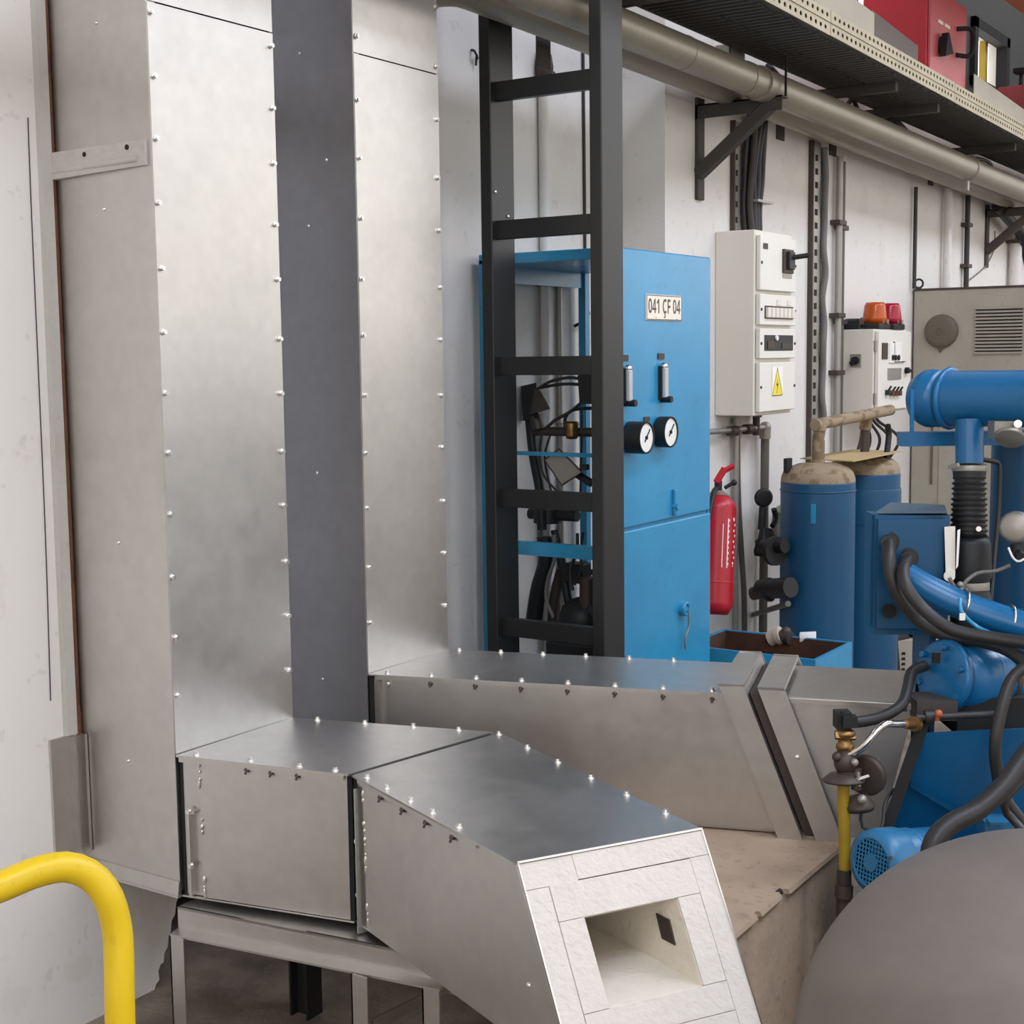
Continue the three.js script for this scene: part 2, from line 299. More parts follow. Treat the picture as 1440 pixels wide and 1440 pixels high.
for (let k = 0; k < 18; k++) set('screw', screwHead, M.screw, duct1, [2.272 + 0.002 * Math.sin(k * 2.1), 0.875 + k * 0.1405 + 0.004 * Math.sin(k * 5), D1 + 0.003], look(F));
for (let k = 0; k < 20; k++) set('screw', screwHead, M.screw, duct1, [2.652 + 0.002 * Math.sin(k * 1.3), 0.862 + k * 0.1402 + 0.004 * Math.sin(k * 3), D1 + 0.003], look(F));
for (const q of [[2.26, 1.998, 0.174], [2.26, 1.225, 0.174], [2.26, 0.697, 0.176], [2.26, 2.414, 0.175]]) set('rivet', rivetHead, M.screw, duct1, q, look(L));
part('clamp_band', [hexa([[2.245, 2.075, 0.002], [2.262, 2.075, 0.002], [2.262, 2.085, 0.325], [2.252, 2.085, 0.325], [2.245, 2.137, 0.002], [2.262, 2.137, 0.002], [2.262, 2.14, 0.325], [2.252, 2.14, 0.325]]), cyl([2.252, 2.092, 0.006], [2.255, 2.1, 0.3], 0.008)], M.plasterGrey, duct1, 'grey painted clamp band');
part('bolt_hole', [cyl([2.247, 2.124, 0.13], [2.255, 2.124, 0.13], 0.006), cyl([2.249, 2.128, 0.27], [2.257, 2.128, 0.27], 0.006)], M.gap, duct1);
part('bottom_lip', [box(2.25, 2.263, 0.392, 0.398, 0.004, D1 + 0.002), hexa([[2.252, 0.396, 0.004], [2.256, 0.396, 0.004], [2.256, 0.396, D1], [2.252, 0.396, D1], [2.257, 0.43, 0.004], [2.26, 0.43, 0.004], [2.26, 0.43, D1], [2.257, 0.43, D1]])], M.sheet, duct1);
part('wall_flange', [box(2.17, 2.262, 0.45, 0.745, 0.001, 0.008), box(2.222, 2.228, 0.45, 0.742, 0.006, 0.03), box(2.25, 2.258, 0.45, 0.745, 0.006, 0.035)], M.sheet, duct1);
const duct2 = uprightDuct('right upright sheet metal duct with a dark shaded near side', 2.968, 3.34, 0.45, 0.79, 2.44 + 0.005, D1);
for (let k = 0; k < 19; k++) set('screw', screwHead, M.screw, duct2, [2.98 + 0.002 * Math.sin(k * 1.9), 0.93 + k * 0.1555 + 0.004 * Math.sin(k * 4), D1 + 0.003], look(F));
for (let k = 0; k < 19; k++) set('screw', screwHead, M.screw, duct2, [3.33 + 0.002 * Math.sin(k * 1.3), 0.925 + k * 0.1545 + 0.004 * Math.sin(k * 3), D1 + 0.003], look(F));
for (const q of [[2.968, 2.466, 0.152], [2.968, 2.178, 0.237], [2.968, 2.008, 0.168], [2.968, 1.337, 0.174], [2.968, 0.756, 0.174]]) set('rivet', rivetHead, M.screw, duct2, q, look(L));
{ // plaster seal, rusty pipe and cable in the corner between wall and left duct
  single('plaster_seal', 'rough grey plaster ridge along the wall beside the left upright duct', 'plaster', [hexa([[2.215, 0.745, 0], [2.247, 0.745, 0], [2.245, 0.745, 0.016], [2.22, 0.745, 0.012], [2.222, 3.2, 0], [2.252, 3.2, 0], [2.25, 3.2, 0.018], [2.225, 3.2, 0.014]])], M.plasterGrey);
  single('rusty_pipe', 'thin dark rusty pipe squeezed between wall plaster and left duct', 'pipe', [tube([[2.2515, 0.745, 0.012], [2.2525, 1.3, 0.012], [2.2525, 3.1, 0.012]], 0.0065), cyl([2.2515, 0.742, 0.012], [2.2515, 0.8, 0.012], 0.0075)], M.rustDark);
  single('thin_cable', 'thin dark cable running down the bare left wall', 'cable', tube([[2.197, 2.213, 0.002], [2.194, 1.995, 0.002], [2.192, 1.633, 0.002], [2.189, 1.228, 0.002], [2.181, 0.84, 0.002]], 0.0013, 6), M.cable);
}

// ------------------------------------------------------------------ front branch duct: straight piece and mitred outlet
const fl = [2.262, 0.342], fr = [2.352, 0.791], bl = [2.66, 0.341], br = [2.807, 0.866];
const lerp2 = (a, b, t) => [a[0] + (b[0] - a[0]) * t, a[1] + (b[1] - a[1]) * t];
const out2 = (a, b, k) => { const d = [b[0] - a[0], b[1] - a[1]], l = Math.hypot(...d); return [-d[1] / l * k, d[0] / l * k]; };   // sideways in plan
const p3 = (q, y) => [q[0], y, q[1]];
// upright sheet between plan points a and b; the thickness goes to the side given by k
function sheet(a, b, y0, y1, k, shift = 0) {
  const n = out2(a, b, k), s = out2(a, b, shift), A = [a[0] + s[0], a[1] + s[1]], B = [b[0] + s[0], b[1] + s[1]], A2 = [A[0] + n[0], A[1] + n[1]], B2 = [B[0] + n[0], B[1] + n[1]];
  return hexa([p3(A, y0), p3(B, y0), p3(B2, y0), p3(A2, y0), p3(A, y1), p3(B, y1), p3(B2, y1), p3(A2, y1)]);
}
{
  const t = thing('branch_duct', 'short straight sheet metal duct joining the left upright duct to the open outlet', 'duct', [2.5, 0.395, 0.6]);
  const a = lerp2(fl, fr, 0.13), b = lerp2(fl, fr, 0.98);
  part('side_panel', sheet(a, b, 0.4, 0.732, -0.003), M.sheet, t);
  part('far_panel', sheet(bl, br, 0.4, 0.732, 0.003), M.sheet, t);
  const lip = out2(fl, fr, 0.006);
  part('top_panel', prism([[fl[0] + lip[0], fl[1] + lip[1] + 0.001], [fr[0] + lip[0], fr[1] + lip[1] - 0.004], [br[0], br[1] - 0.004], bl], 0.733, 0.737), M.sheet, t);
  part('bottom_panel', prism([fl, fr, br, bl], 0.394, 0.398), M.sheet, t);
  part('top_lip', sheet(lerp2(fl, fr, 0.02), lerp2(fl, fr, 0.97), 0.722, 0.733, 0.003, 0.004), M.sheet, t);
  // flanges: recessed strip, standing leg, bright sealed seam
  part('flange_strip', [sheet(lerp2(fl, fr, 0.015), lerp2(fl, fr, 0.13), 0.4, 0.722, -0.003, -0.008)], M.sheet, t);
  part('flange_leg', [sheet(lerp2(fl, fr, 0.055), lerp2(fl, fr, 0.07), 0.402, 0.6, 0.016, -0.008), sheet(lerp2(fl, fr, 0.055), lerp2(fl, fr, 0.1), 0.6, 0.607, 0.014, -0.008)], M.sheet, t);
  part('dark_joint', sheet(lerp2(fl, fr, 0.005), lerp2(fl, fr, 0.02), 0.4, 0.73, -0.004, -0.006), M.gap, t); part('dark_joint', [sheet(lerp2(fl, fr, 0.98), fr, 0.396, 0.73, -0.01, -0.004)], M.gap, t);
  for (const k of [0.1, 0.42, 0.7, 0.9]) { const q = lerp2(fl, fr, k); set('screw', screwHead, M.screw, t, [q[0] + 0.012, 0.737, q[1] - 0.002], look(UPV.toArray())); }
  for (const k of [0.42, 0.56, 0.71]) { const q = lerp2(fl, fr, k); set('nut', nutEnd, M.iron, t, [q[0] - 0.002, 0.724, q[1]], look([-0.5, -1, 0])); }  // dark iron on the nuts stands for their shaded side
  for (const k of [0.14, 0.38, 0.62, 0.84]) { const q = lerp2(bl, br, k); set('screw', screwHead, M.screw, t, [q[0] - 0.008, 0.737, q[1]], look([0, 1, 0])); }
  for (const y of [0.475, 0.605]) { const q = lerp2(fl, fr, 0.07); set('screw', screwHead, M.screw, t, [q[0] - 0.004, y, q[1]], look([-1, 0, 0.2])); }
  const seam = [], q = lerp2(fl, fr, 0.13); for (let k = 0; k < 20; k++) { const y = 0.41 + k * 0.016 + 0.008 * rnd(); if (y > 0.46 && y < 0.55 || y > 0.59 && y < 0.66) continue; seam.push(ball([q[0] - 0.002, y, q[1] + 0.005 * rnd()], 0.002 + 0.003 * rnd(), 0.7, 1 + 2.2 * rnd(), 1)); }
  part('solder_bead', seam, M.screw, t); t.children.at(-1).userData.kind = 'stuff';
}
// outlet turned towards the front, cut on a slant and lined with white fibre board
const ma = [2.3535, 0.8], mb = [2.8115, 0.876];
const od = [-0.411, 0.912], oa = (s, y) => [ma[0] + od[0] * s, y, ma[1] + od[1] * s];
const ob = (e, y) => [e[0], y, e[1]];
{
  const t = thing('outlet_duct', 'mitred sheet metal outlet duct ending in a square mouth of white fibre board', 'duct', [2.4, 0.395, 1.2]);
  const T0 = 0.736, B0 = 0.395;
  const a0 = [...p3(ma, T0)], a1 = [2.082, T0, 1.406], b0 = p3(mb, T0), b1 = [2.426, T0, 1.609];
  const a0b = p3(ma, B0), a1b = [2.008, B0, 1.571], b0b = p3(mb, B0), b1b = [2.352, B0, 1.774];
  const n = out2(ma, [a1[0], a1[2]], -1), N3 = [n[0], 0, n[1]];
  const inn = (q, k) => add(q, N3, k), y0 = (q, k) => add(q, [0, 1, 0], k);
  const st = 0.06, a0s = mix(a0, a1, st), a0bs = mix(a0b, a1b, st * 0.9);
  part('side_panel', hexa([a0bs, a1b, inn(a1b, 0.003), inn(a0bs, 0.003), y0(a0s, -0.004), y0(a1, -0.004), inn(y0(a1, -0.004), 0.003), inn(y0(a0s, -0.004), 0.003)]), M.sheet, t);
  part('far_panel', hexa([b0b, b1b, inn(b1b, -0.003), inn(b0b, -0.003), y0(b0, -0.004), y0(b1, -0.004), inn(y0(b1, -0.004), -0.003), inn(y0(b0, -0.004), -0.003)]), M.sheet, t);
  const lipA0 = inn(a0, -0.006), lipA1 = inn(a1, -0.005);
  { const k = -0.0035, s = 0.006, p = mix(lipA0, lipA1, s), q = mix(b0, b1, s); part('top_panel', hexa([y0(p, k), y0(lipA1, k), y0(b1, k), y0(q, k), y0(p, 0.001), y0(lipA1, 0.001), y0(b1, 0.001), y0(q, 0.001)]), M.sheet, t); part('seam_gap', hexa([y0(lipA0, -0.006), y0(p, -0.006), y0(q, -0.006), y0(b0, -0.006), y0(add(lipA0, [0.004, 0, -0.016]), -0.004), y0(add(p, [0, 0, 0.01]), -0.004), y0(add(q, [0, 0, 0.01]), -0.004), y0(add(b0, [-0.004, 0, -0.016]), -0.004)]), M.gap, t); }
  part('bottom_panel', hexa([a0b, a1b, b1b, b0b, y0(a0b, 0.004), y0(a1b, 0.004), y0(b1b, 0.004), y0(b0b, 0.004)]), M.sheet, t);
  part('top_lip', hexa([y0(mix(lipA0, lipA1, 0.04), -0.012), y0(mix(lipA0, lipA1, 0.8), -0.012), y0(mix(a0, a1, 0.8), -0.012), y0(mix(a0, a1, 0.04), -0.012), mix(lipA0, lipA1, 0.04), mix(lipA0, lipA1, 0.8), mix(a0, a1, 0.8), mix(a0, a1, 0.04)]), M.sheet, t);
  const f0 = a0b, f1 = mix(a0b, a1b, 0.054), f2 = mix(a0, a1, 0.06), fm = (u, v, k) => inn(mix(mix(a0b, a1b, 0.06 * u), mix(a0, a1, 0.06 * u), v), k);
  part('flange_strip', hexa([fm(0, 0.01, 0.008), fm(1, 0.01, 0.008), fm(1, 0.01, 0.011), fm(0, 0.01, 0.011), fm(0, 0.95, 0.008), fm(1, 0.95, 0.008), fm(1, 0.95, 0.011), fm(0, 0.95, 0.011)]), M.sheet, t);
  part('flange_leg', hexa([fm(0.5, -0.03, -0.014), fm(0.6, -0.03, -0.014), fm(0.6, -0.03, 0.009), fm(0.5, -0.03, 0.009), fm(0.5, 0.93, -0.012), fm(0.6, 0.93, -0.012), fm(0.6, 0.93, 0.009), fm(0.5, 0.93, 0.009)]), M.sheet, t);
  const seam = []; for (let k = 0; k < 18; k++) { const v = 0.05 + k * 0.05 + 0.02 * rnd(); if (v > 0.72 && v < 0.84 || v > 0.18 && v < 0.4) continue; seam.push(ball(fm(1 + 0.06 * rnd(), v, 0.0), 0.002 + 0.003 * rnd(), 0.7, 1 + 2.2 * rnd(), 1)); }
  part('solder_bead', seam, M.screw, t); t.children.at(-1).userData.kind = 'stuff';
  for (const s of [0.06, 0.2, 0.36, 0.5, 0.66]) set('screw', screwHead, M.screw, t, y0(inn(mix(a0, a1, s), 0.012), 0.001), look([0, 1, 0]));
  for (const s of [0.2, 0.35, 0.5, 0.66]) set('nut', nutEnd, M.iron, t, y0(inn(mix(a0, a1, s), -0.002), -0.013), look([-0.5, -1, -0.2]));  // nuts coloured dark to carry their own shade
  for (const s of [0.02, 0.19, 0.36, 0.53, 0.7, 0.87]) set('screw', screwHead, M.screw, t, y0(inn(mix(b0, b1, s), -0.008), 0.001), look([0, 1, 0]));
  for (const v of [0.2, 0.56]) set('screw', screwHead, M.screw, t, fm(0.12, v, 0.004), look([-1, 0, -0.3]));
  set('rivet', rivetHead, M.screw, t, mix(mix(a0b, a1b, 0.9), mix(a0, a1, 0.9), 0.36), look([-0.9, 0, -0.4]));
  // slanted mouth: fibre boards in two rings, then the square channel
  const U = V(b1).sub(V(a1)).normalize().toArray(), W = V(a1b).sub(V(a1)).normalize().toArray(), Nn = V(U).cross(V(W)).normalize(); if (Nn.y < 0) Nn.negate();
  const NN = Nn.toArray(), at = (u, w, k) => add(add(add(a1, U, u), W, w), NN, k), uw = dist(a1, b1), ww = dist(a1, a1b);
  const board = (u0, u1, w0, w1, k, d = 0.06) => hexa([at(u0, w0, k - d), at(u1, w0, k - d), at(u1, w1, k - d), at(u0, w1, k - d), at(u0, w0, k), at(u1, w0, k), at(u1, w1, k), at(u0, w1, k)]);
  const g = 0.0004;
  const boards = [[0.003, 0.112, 0.004, 0.052, 0.002], [0.112 + g, uw - 0.003, 0.004, 0.05, 0.003], [0.003, 0.05, 0.053, ww - 0.004, 0.002], [uw - 0.045, uw - 0.003, 0.051, ww - 0.004, 0.003],
    [0.051, uw - 0.046, 0.052, 0.117, 0.0035], [0.051, 0.103, 0.118, ww - 0.106, 0.003], [0.304, uw - 0.046, 0.118, ww - 0.106, 0.0028], [0.051, uw - 0.046, ww - 0.105, ww - 0.052, 0.0034], [0.051, uw - 0.046, ww - 0.051, ww - 0.004, 0.003]];
  for (const [u0, u1, w0, w1, k] of boards) part('fibre_board', board(u0, u1, w0, w1, k), M.fibre, t);
  part('mouth_rim', [[0, uw, -0.001, 0.003], [0, uw, ww - 0.003, ww], [0, 0.003, 0, ww], [uw - 0.003, uw, 0, ww]].map((q) => board(...q, 0.006, 0.03)), M.screw, t);
  const din = [0.411, 0, -0.912], ch = (u, w, s) => add(at(u, w, -0.002), din, s), u0 = 0.104, u1 = 0.303, w0 = 0.118, w1 = ww - 0.106, DL = 0.55;
  const wallBox = (q, r, k) => hexa([ch(...q, 0), ch(...r, 0), add(ch(...r, 0), k), add(ch(...q, 0), k), ch(...q, DL), ch(...r, DL), add(ch(...r, DL), k), add(ch(...q, DL), k)]);
  const thick = (v, k) => v.map((x) => x * k);
  part('channel_lining', [wallBox([u0, w0], [u1, w0], thick(W, -0.012)), wallBox([u0, w1], [u1, w1], thick(W, 0.012)), wallBox([u0, w0], [u0, w1], thick(U, -0.012)), wallBox([u1, w0], [u1, w1], thick(U, 0.012))], M.fibreIn, t);
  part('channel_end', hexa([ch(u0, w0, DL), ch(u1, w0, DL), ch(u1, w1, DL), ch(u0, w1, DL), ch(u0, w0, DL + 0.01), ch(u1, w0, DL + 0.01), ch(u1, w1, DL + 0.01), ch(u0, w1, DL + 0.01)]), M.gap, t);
  const pq = (w, s) => add(ch(u1, w, s - 0.022), thick(add(U, W, 0), -0.001));
  part('sight_port', hexa([pq(0.172, 0.065), pq(0.222, 0.07), add(pq(0.222, 0.07), thick(U, -0.003)), add(pq(0.172, 0.065), thick(U, -0.003)), pq(0.172, 0.105), pq(0.222, 0.11), add(pq(0.222, 0.11), thick(U, -0.003)), add(pq(0.172, 0.105), thick(U, -0.003))]), M.iron, t, 'small dark slot in the channel wall');
}

// ------------------------------------------------------------------ rear branch duct with its slanted flange, then the burner connection
{
  const c0 = [2.968, 0.342], c1 = [3.261, 1.282], e0 = [3.345, 0.34], e1 = [3.644, 1.18], T0 = 0.79, B0 = 0.437;
  const dC = [0.2976, 0.9547], fN = [-0.9547, 0, 0.2976], K = 0.388;
  const fA = (s, y, k = 0) => add([c0[0] + dC[0] * s, y, c0[1] + dC[1] * s], fN, k);
  const wB = (s, y, k = 0) => add([c0[0] + dC[0] * s, y, c0[1] + dC[1] * s], fN, -0.36 - k);      // far side
  const skew = (y) => (T0 - y) * K;
  const t = thing('rear_branch_duct', 'long straight sheet metal duct from the right upright duct towards the blue burner', 'duct', [3.2, B0, 0.8]);
  const S = 0.985;
  part('side_panel', hexa([fA(0.06, B0), fA(S + skew(B0), B0), fA(S + skew(B0), B0, -0.003), fA(0.06, B0, -0.003), fA(0.06, T0 - 0.004), fA(S, T0 - 0.004), fA(S, T0 - 0.004, -0.003), fA(0.06, T0 - 0.004, -0.003)]), M.sheet, t);
  part('far_panel', hexa([wB(0.06, B0), wB(S + skew(B0), B0), wB(S + skew(B0), B0, -0.003), wB(0.06, B0, -0.003), wB(0.06, T0 - 0.004), wB(S, T0 - 0.004), wB(S, T0 - 0.004, -0.003), wB(0.06, T0 - 0.004, -0.003)]), M.sheet, t);
  part('top_panel', prism([[c0[0] - 0.006, c0[1] + 0.001], [c0[0] + dC[0] * S - 0.006, c0[1] + dC[1] * S], [e0[0] + dC[0] * (S - 0.09), e0[1] + dC[1] * (S - 0.09)], e0], T0 - 0.003, T0 + 0.001), M.sheet, t);
  part('bottom_panel', prism([c0, [c0[0] + dC[0] * 1.1, c0[1] + dC[1] * 1.1], [e0[0] + dC[0], e0[1] + dC[1]], e0], B0 - 0.002, B0 + 0.002), M.sheet, t);
  part('top_lip', hexa([fA(0.02, T0 - 0.013, 0.006), fA(S, T0 - 0.013, 0.006), fA(S, T0 - 0.013, 0.002), fA(0.02, T0 - 0.013, 0.002), fA(0.02, T0 - 0.002, 0.006), fA(S, T0 - 0.002, 0.006), fA(S, T0 - 0.002, 0.002), fA(0.02, T0 - 0.002, 0.002)]), M.sheet, t);
  part('flange_strip', hexa([fA(0.004, B0, -0.008), fA(0.06, B0, -0.008), fA(0.06, B0, -0.011), fA(0.004, B0, -0.011), fA(0.004, T0 - 0.013, -0.008), fA(0.06, T0 - 0.013, -0.008), fA(0.06, T0 - 0.013, -0.011), fA(0.004, T0 - 0.013, -0.011)]), M.sheet, t);
  part('flange_leg', hexa([fA(0.03, B0, 0.01), fA(0.036, B0, 0.01), fA(0.036, B0, -0.008), fA(0.03, B0, -0.008), fA(0.03, T0 - 0.016, 0.01), fA(0.036, T0 - 0.016, 0.01), fA(0.036, T0 - 0.016, -0.008), fA(0.03, T0 - 0.016, -0.008)]), M.sheet, t);
  part('dark_joint', hexa([fA(0.0, B0, -0.004), fA(0.012, B0, -0.004), fA(0.012, B0, -0.012), fA(0, B0, -0.012), fA(0.0, T0 - 0.006, -0.004), fA(0.012, T0 - 0.006, -0.004), fA(0.012, T0 - 0.006, -0.012), fA(0, T0 - 0.006, -0.012)]), M.gap, t);
  for (let k = 0; k < 8; k++) set('screw', screwHead, M.screw, t, fA(0.05 + k * 0.127, T0 + 0.001, -0.014), look([0, 1, 0]));
  for (let k = 0; k < 7; k++) set('nut', nutEnd, M.iron, t, fA(0.18 + k * 0.127, T0 - 0.012, 0.002), look([-0.5, -1, 0.1]));  // shade of these nuts is put into the dark iron colour
  for (let k = 0; k < 7; k++) set('screw', screwHead, M.screw, t, add(wB(0.02 + k * 0.127, T0 + 0.001), fN, 0.01), look([0, 1, 0]));
  set('screw', screwHead, M.screw, t, fA(0.055, 0.765, 0.001), look(fN));
  // two slanted angle frames bolted face to face
  const slab = (s0, s1, y0, y1, k0, k1) => hexa([fA(s0 + skew(y0), y0, k0), fA(s1 + skew(y0), y0, k0), fA(s1 + skew(y0), y0, k1), fA(s0 + skew(y0), y0, k1), fA(s0 + skew(y1), y1, k0), fA(s1 + skew(y1), y1, k0), fA(s1 + skew(y1), y1, k1), fA(s0 + skew(y1), y1, k1)]);
  function frame(name, s0, s1, k, parent) {
    const f = part(name, slab(s0, s1, B0 - k, T0 + k, k - 0.006, k), M.sheet, parent);
    part('top_bar', slab(s0, s1, T0 + k - 0.006, T0 + k, -0.362, k), M.sheet, f);
    part('far_bar', slab(s0, s1, B0 - k, T0 + k, -0.36 - k, -0.354 - k), M.sheet, f);
    part('bottom_bar', slab(s0, s1, B0 - k, B0 - k + 0.006, -0.362, k), M.sheet, f);
    return f;
  }
  frame('flange_frame', S - 0.012, S + 0.05, 0.03, t);
  part('flange_plate', slab(S + 0.044, S + 0.05, B0 - 0.028, T0 + 0.028, -0.37, 0.028), M.sheet, t);
  const u = thing('burner_connection_duct', 'short sheet metal duct beyond the slanted flange, joining the blue burner', 'duct', [3.4, B0, 1.6]);
  const E = 1.44, Eb = 1.36;
  part('side_panel', hexa([fA(S + 0.08 + skew(B0), B0), fA(Eb, B0), fA(Eb, B0, -0.003), fA(S + 0.08 + skew(B0), B0, -0.003), fA(S + 0.08, T0 - 0.004), fA(E, T0 - 0.004), fA(E, T0 - 0.004, -0.003), fA(S + 0.08, T0 - 0.004, -0.003)]), M.sheet, u);
  part('far_panel', hexa([wB(S + 0.08 + skew(B0), B0), wB(Eb, B0), wB(Eb, B0, -0.003), wB(S + 0.08 + skew(B0), B0, -0.003), wB(S + 0.08, T0 - 0.004), wB(E, T0 - 0.004), wB(E, T0 - 0.004, -0.003), wB(S + 0.08, T0 - 0.004, -0.003)]), M.sheet, u);
  part('top_panel', hexa([fA(S + 0.1, T0 - 0.002, 0.008), fA(E, T0 - 0.002, 0.008), wB(E, T0 - 0.002), wB(S + 0.06, T0 - 0.002), fA(S + 0.1, T0 + 0.002, 0.008), fA(E, T0 + 0.002, 0.008), wB(E, T0 + 0.002), wB(S + 0.06, T0 + 0.002)]), M.sheet, u);
  part('top_lip', hexa([fA(S + 0.15, T0 - 0.014, 0.01), fA(E, T0 - 0.014, 0.01), fA(E, T0 - 0.014, 0.002), fA(S + 0.15, T0 - 0.014, 0.002), fA(S + 0.15, T0 - 0.002, 0.01), fA(E, T0 - 0.002, 0.01), fA(E, T0 - 0.002, 0.002), fA(S + 0.15, T0 - 0.002, 0.002)]), M.screw, u);
  frame('flange_frame', S + 0.083, S + 0.15, 0.026, u);
  part('groove_shade', slab(S + 0.054, S + 0.083, B0 - 0.004, T0 + 0.004, -0.364, 0.002), M.iron, u, 'dark strip painted as shade in the groove between the flange frames');  // dark colour stands in for the shade inside the flange groove
  set('screw', screwHead, M.screw, u, add(fA(S + 0.115 + skew(0.64), 0.64), fN, 0.026), look(fN));
}

// ------------------------------------------------------------------ support bench, post, guard rail
{
  const t = thing('support_bench', 'grey angle steel bench standing under the short straight duct', 'bench', [2.28, 0, 0.6]);
  const a = [2.236, 0.352], b = [2.334, 1.06];
  part('bench_top', prism([a, b, [b[0] + 0.4, b[1] + 0.0], [a[0] + 0.42, a[1]]], 0.374, 0.38), M.sheet, t);
  part('front_apron', sheet(a, b, 0.325, 0.38, -0.005), M.sheet, t);
  part('lower_flange', [hexa([[a[0] - 0.028, 0.318, a[1]], [b[0] - 0.028, 0.318, b[1]], [b[0] + 0.004, 0.324, b[1]], [a[0] + 0.004, 0.324, a[1]], [a[0] - 0.028, 0.323, a[1]], [b[0] - 0.028, 0.323, b[1]], [b[0] + 0.004, 0.33, b[1]], [a[0] + 0.004, 0.33, a[1]]])], M.sheet, t);
  part('back_apron', sheet([a[0] + 0.42, a[1]], [b[0] + 0.5, b[1]], 0.325, 0.376, -0.005), M.sheet, t);
  const leg = (x, z) => part('leg', [box(x, x + 0.04, 0, 0.32, z, z + 0.004), box(x, x + 0.004, 0, 0.32, z, z + 0.045)], M.sheet, t);
  leg(2.208, 0.352); leg(2.272, 0.845); leg(2.6, 0.4); leg(2.31, 1.01);
  part('cross_bar', [bar([2.3, 0.2, 0.88], [2.72, 0.2, 0.93], 0.03, 0.004), bar([2.62, 0.22, 0.42], [2.72, 0.22, 0.93], 0.03, 0.006)], M.sheet, t);
  single('steel_post', 'short black steel post on the dirty floor under the bench', 'post', [box(2.548, 2.604, 0, 0.373, 0.405, 0.411), box(2.548, 2.604, 0, 0.373, 0.459, 0.465), box(2.573, 2.579, 0, 0.373, 0.41, 0.46)], M.black);
  const r = thing('guard_rail', 'thick yellow tubular guard rail bent down beside the left wall', 'railing', [1.41, 0, 1.1]);
  const H = 0.875;
  part('rail_tube', tube([[1.11, 0.863, 0.975], [1.209, 0.875, 1.014], [1.269, 0.881, 1.031], [1.318, 0.89, 1.047], [1.363, 0.888, 1.062], [1.396, 0.867, 1.079], [1.414, 0.83, 1.095], [1.423, 0.779, 1.101], [1.42, 0.73, 1.106], [1.411, 0.631, 1.113], [1.405, 0.35, 1.113], [1.402, 0.004, 1.113]], 0.0232, 20), M.yellow, r);
  part('base_plate', box(1.34, 1.46, 0, 0.01, 1.05, 1.17), M.yellow, r);
}

// ------------------------------------------------------------------ black cable ladder in front of the blue cabinet
{
  const t = thing('cable_ladder', 'tall black steel ladder of two posts and flat rungs before the blue cabinet', 'ladder', [3.78, 0.43, 0.4]);
  const za = 0.218, zb = 0.612, w = 0.042, X0 = 3.72, X1 = 3.85, top = 6.18;
  for (const z of [za, zb]) part('post', rbox(X0, X1, 0.0, top, z, z + w, 0.004), M.blackSteel, t);
  for (const y of [0.79, 1.207, 1.625, 2.048, 2.47, 2.89, 3.31, 3.73, 4.15]) part('rung', rbox(X0 + 0.02, X0 + 0.05, y - 0.034, y + 0.024, za + w - 0.004, zb + 0.004, 0.003), M.blackSteel, t);
  for (const q of [[X0 + 0.06, 2.07, za + w + 0.001], [X0 + 0.09, 2.09, za + w + 0.001], [X0 + 0.02, 2.16, za + w + 0.001]]) set('rivet', rivetHead, M.screw, t, q, look(F));
}

// ------------------------------------------------------------------ lettering
function print(w, h, draw, label) {
  const c = document.createElement('canvas'); c.width = w; c.height = h; const k = c.getContext('2d'); draw(k, w, h);
  const d = k.getImageData(0, 0, w, h).data, f = new Uint8Array(w * h * 4);
  for (let j = 0; j < h; j++) f.set(d.subarray((h - 1 - j) * w * 4, (h - j) * w * 4), j * w * 4);
  const t = new THREE.DataTexture(f, w, h); t.magFilter = THREE.LinearFilter; t.minFilter = THREE.LinearMipmapLinearFilter; t.generateMipmaps = true; t.colorSpace = THREE.SRGBColorSpace; t.needsUpdate = true;
  return std({ map: t, roughness: 0.45 });
}
// a thin printed plate, facing +z, with its print over its whole face
function plate(name, x0, x1, y0, y1, z, mat, parent, label) {
  const g = new THREE.PlaneGeometry(x1 - x0, y1 - y0), o = new THREE.Vector3(); for (let q = parent; q && q !== scene; q = q.parent) o.add(q.position);
  const m = finish(new THREE.Mesh(g, mat)); m.position.set((x0 + x1) / 2 - o.x, (y0 + y1) / 2 - o.y, z - o.z); m.name = name; if (label) m.userData.label = label; parent.add(m); return m;
}

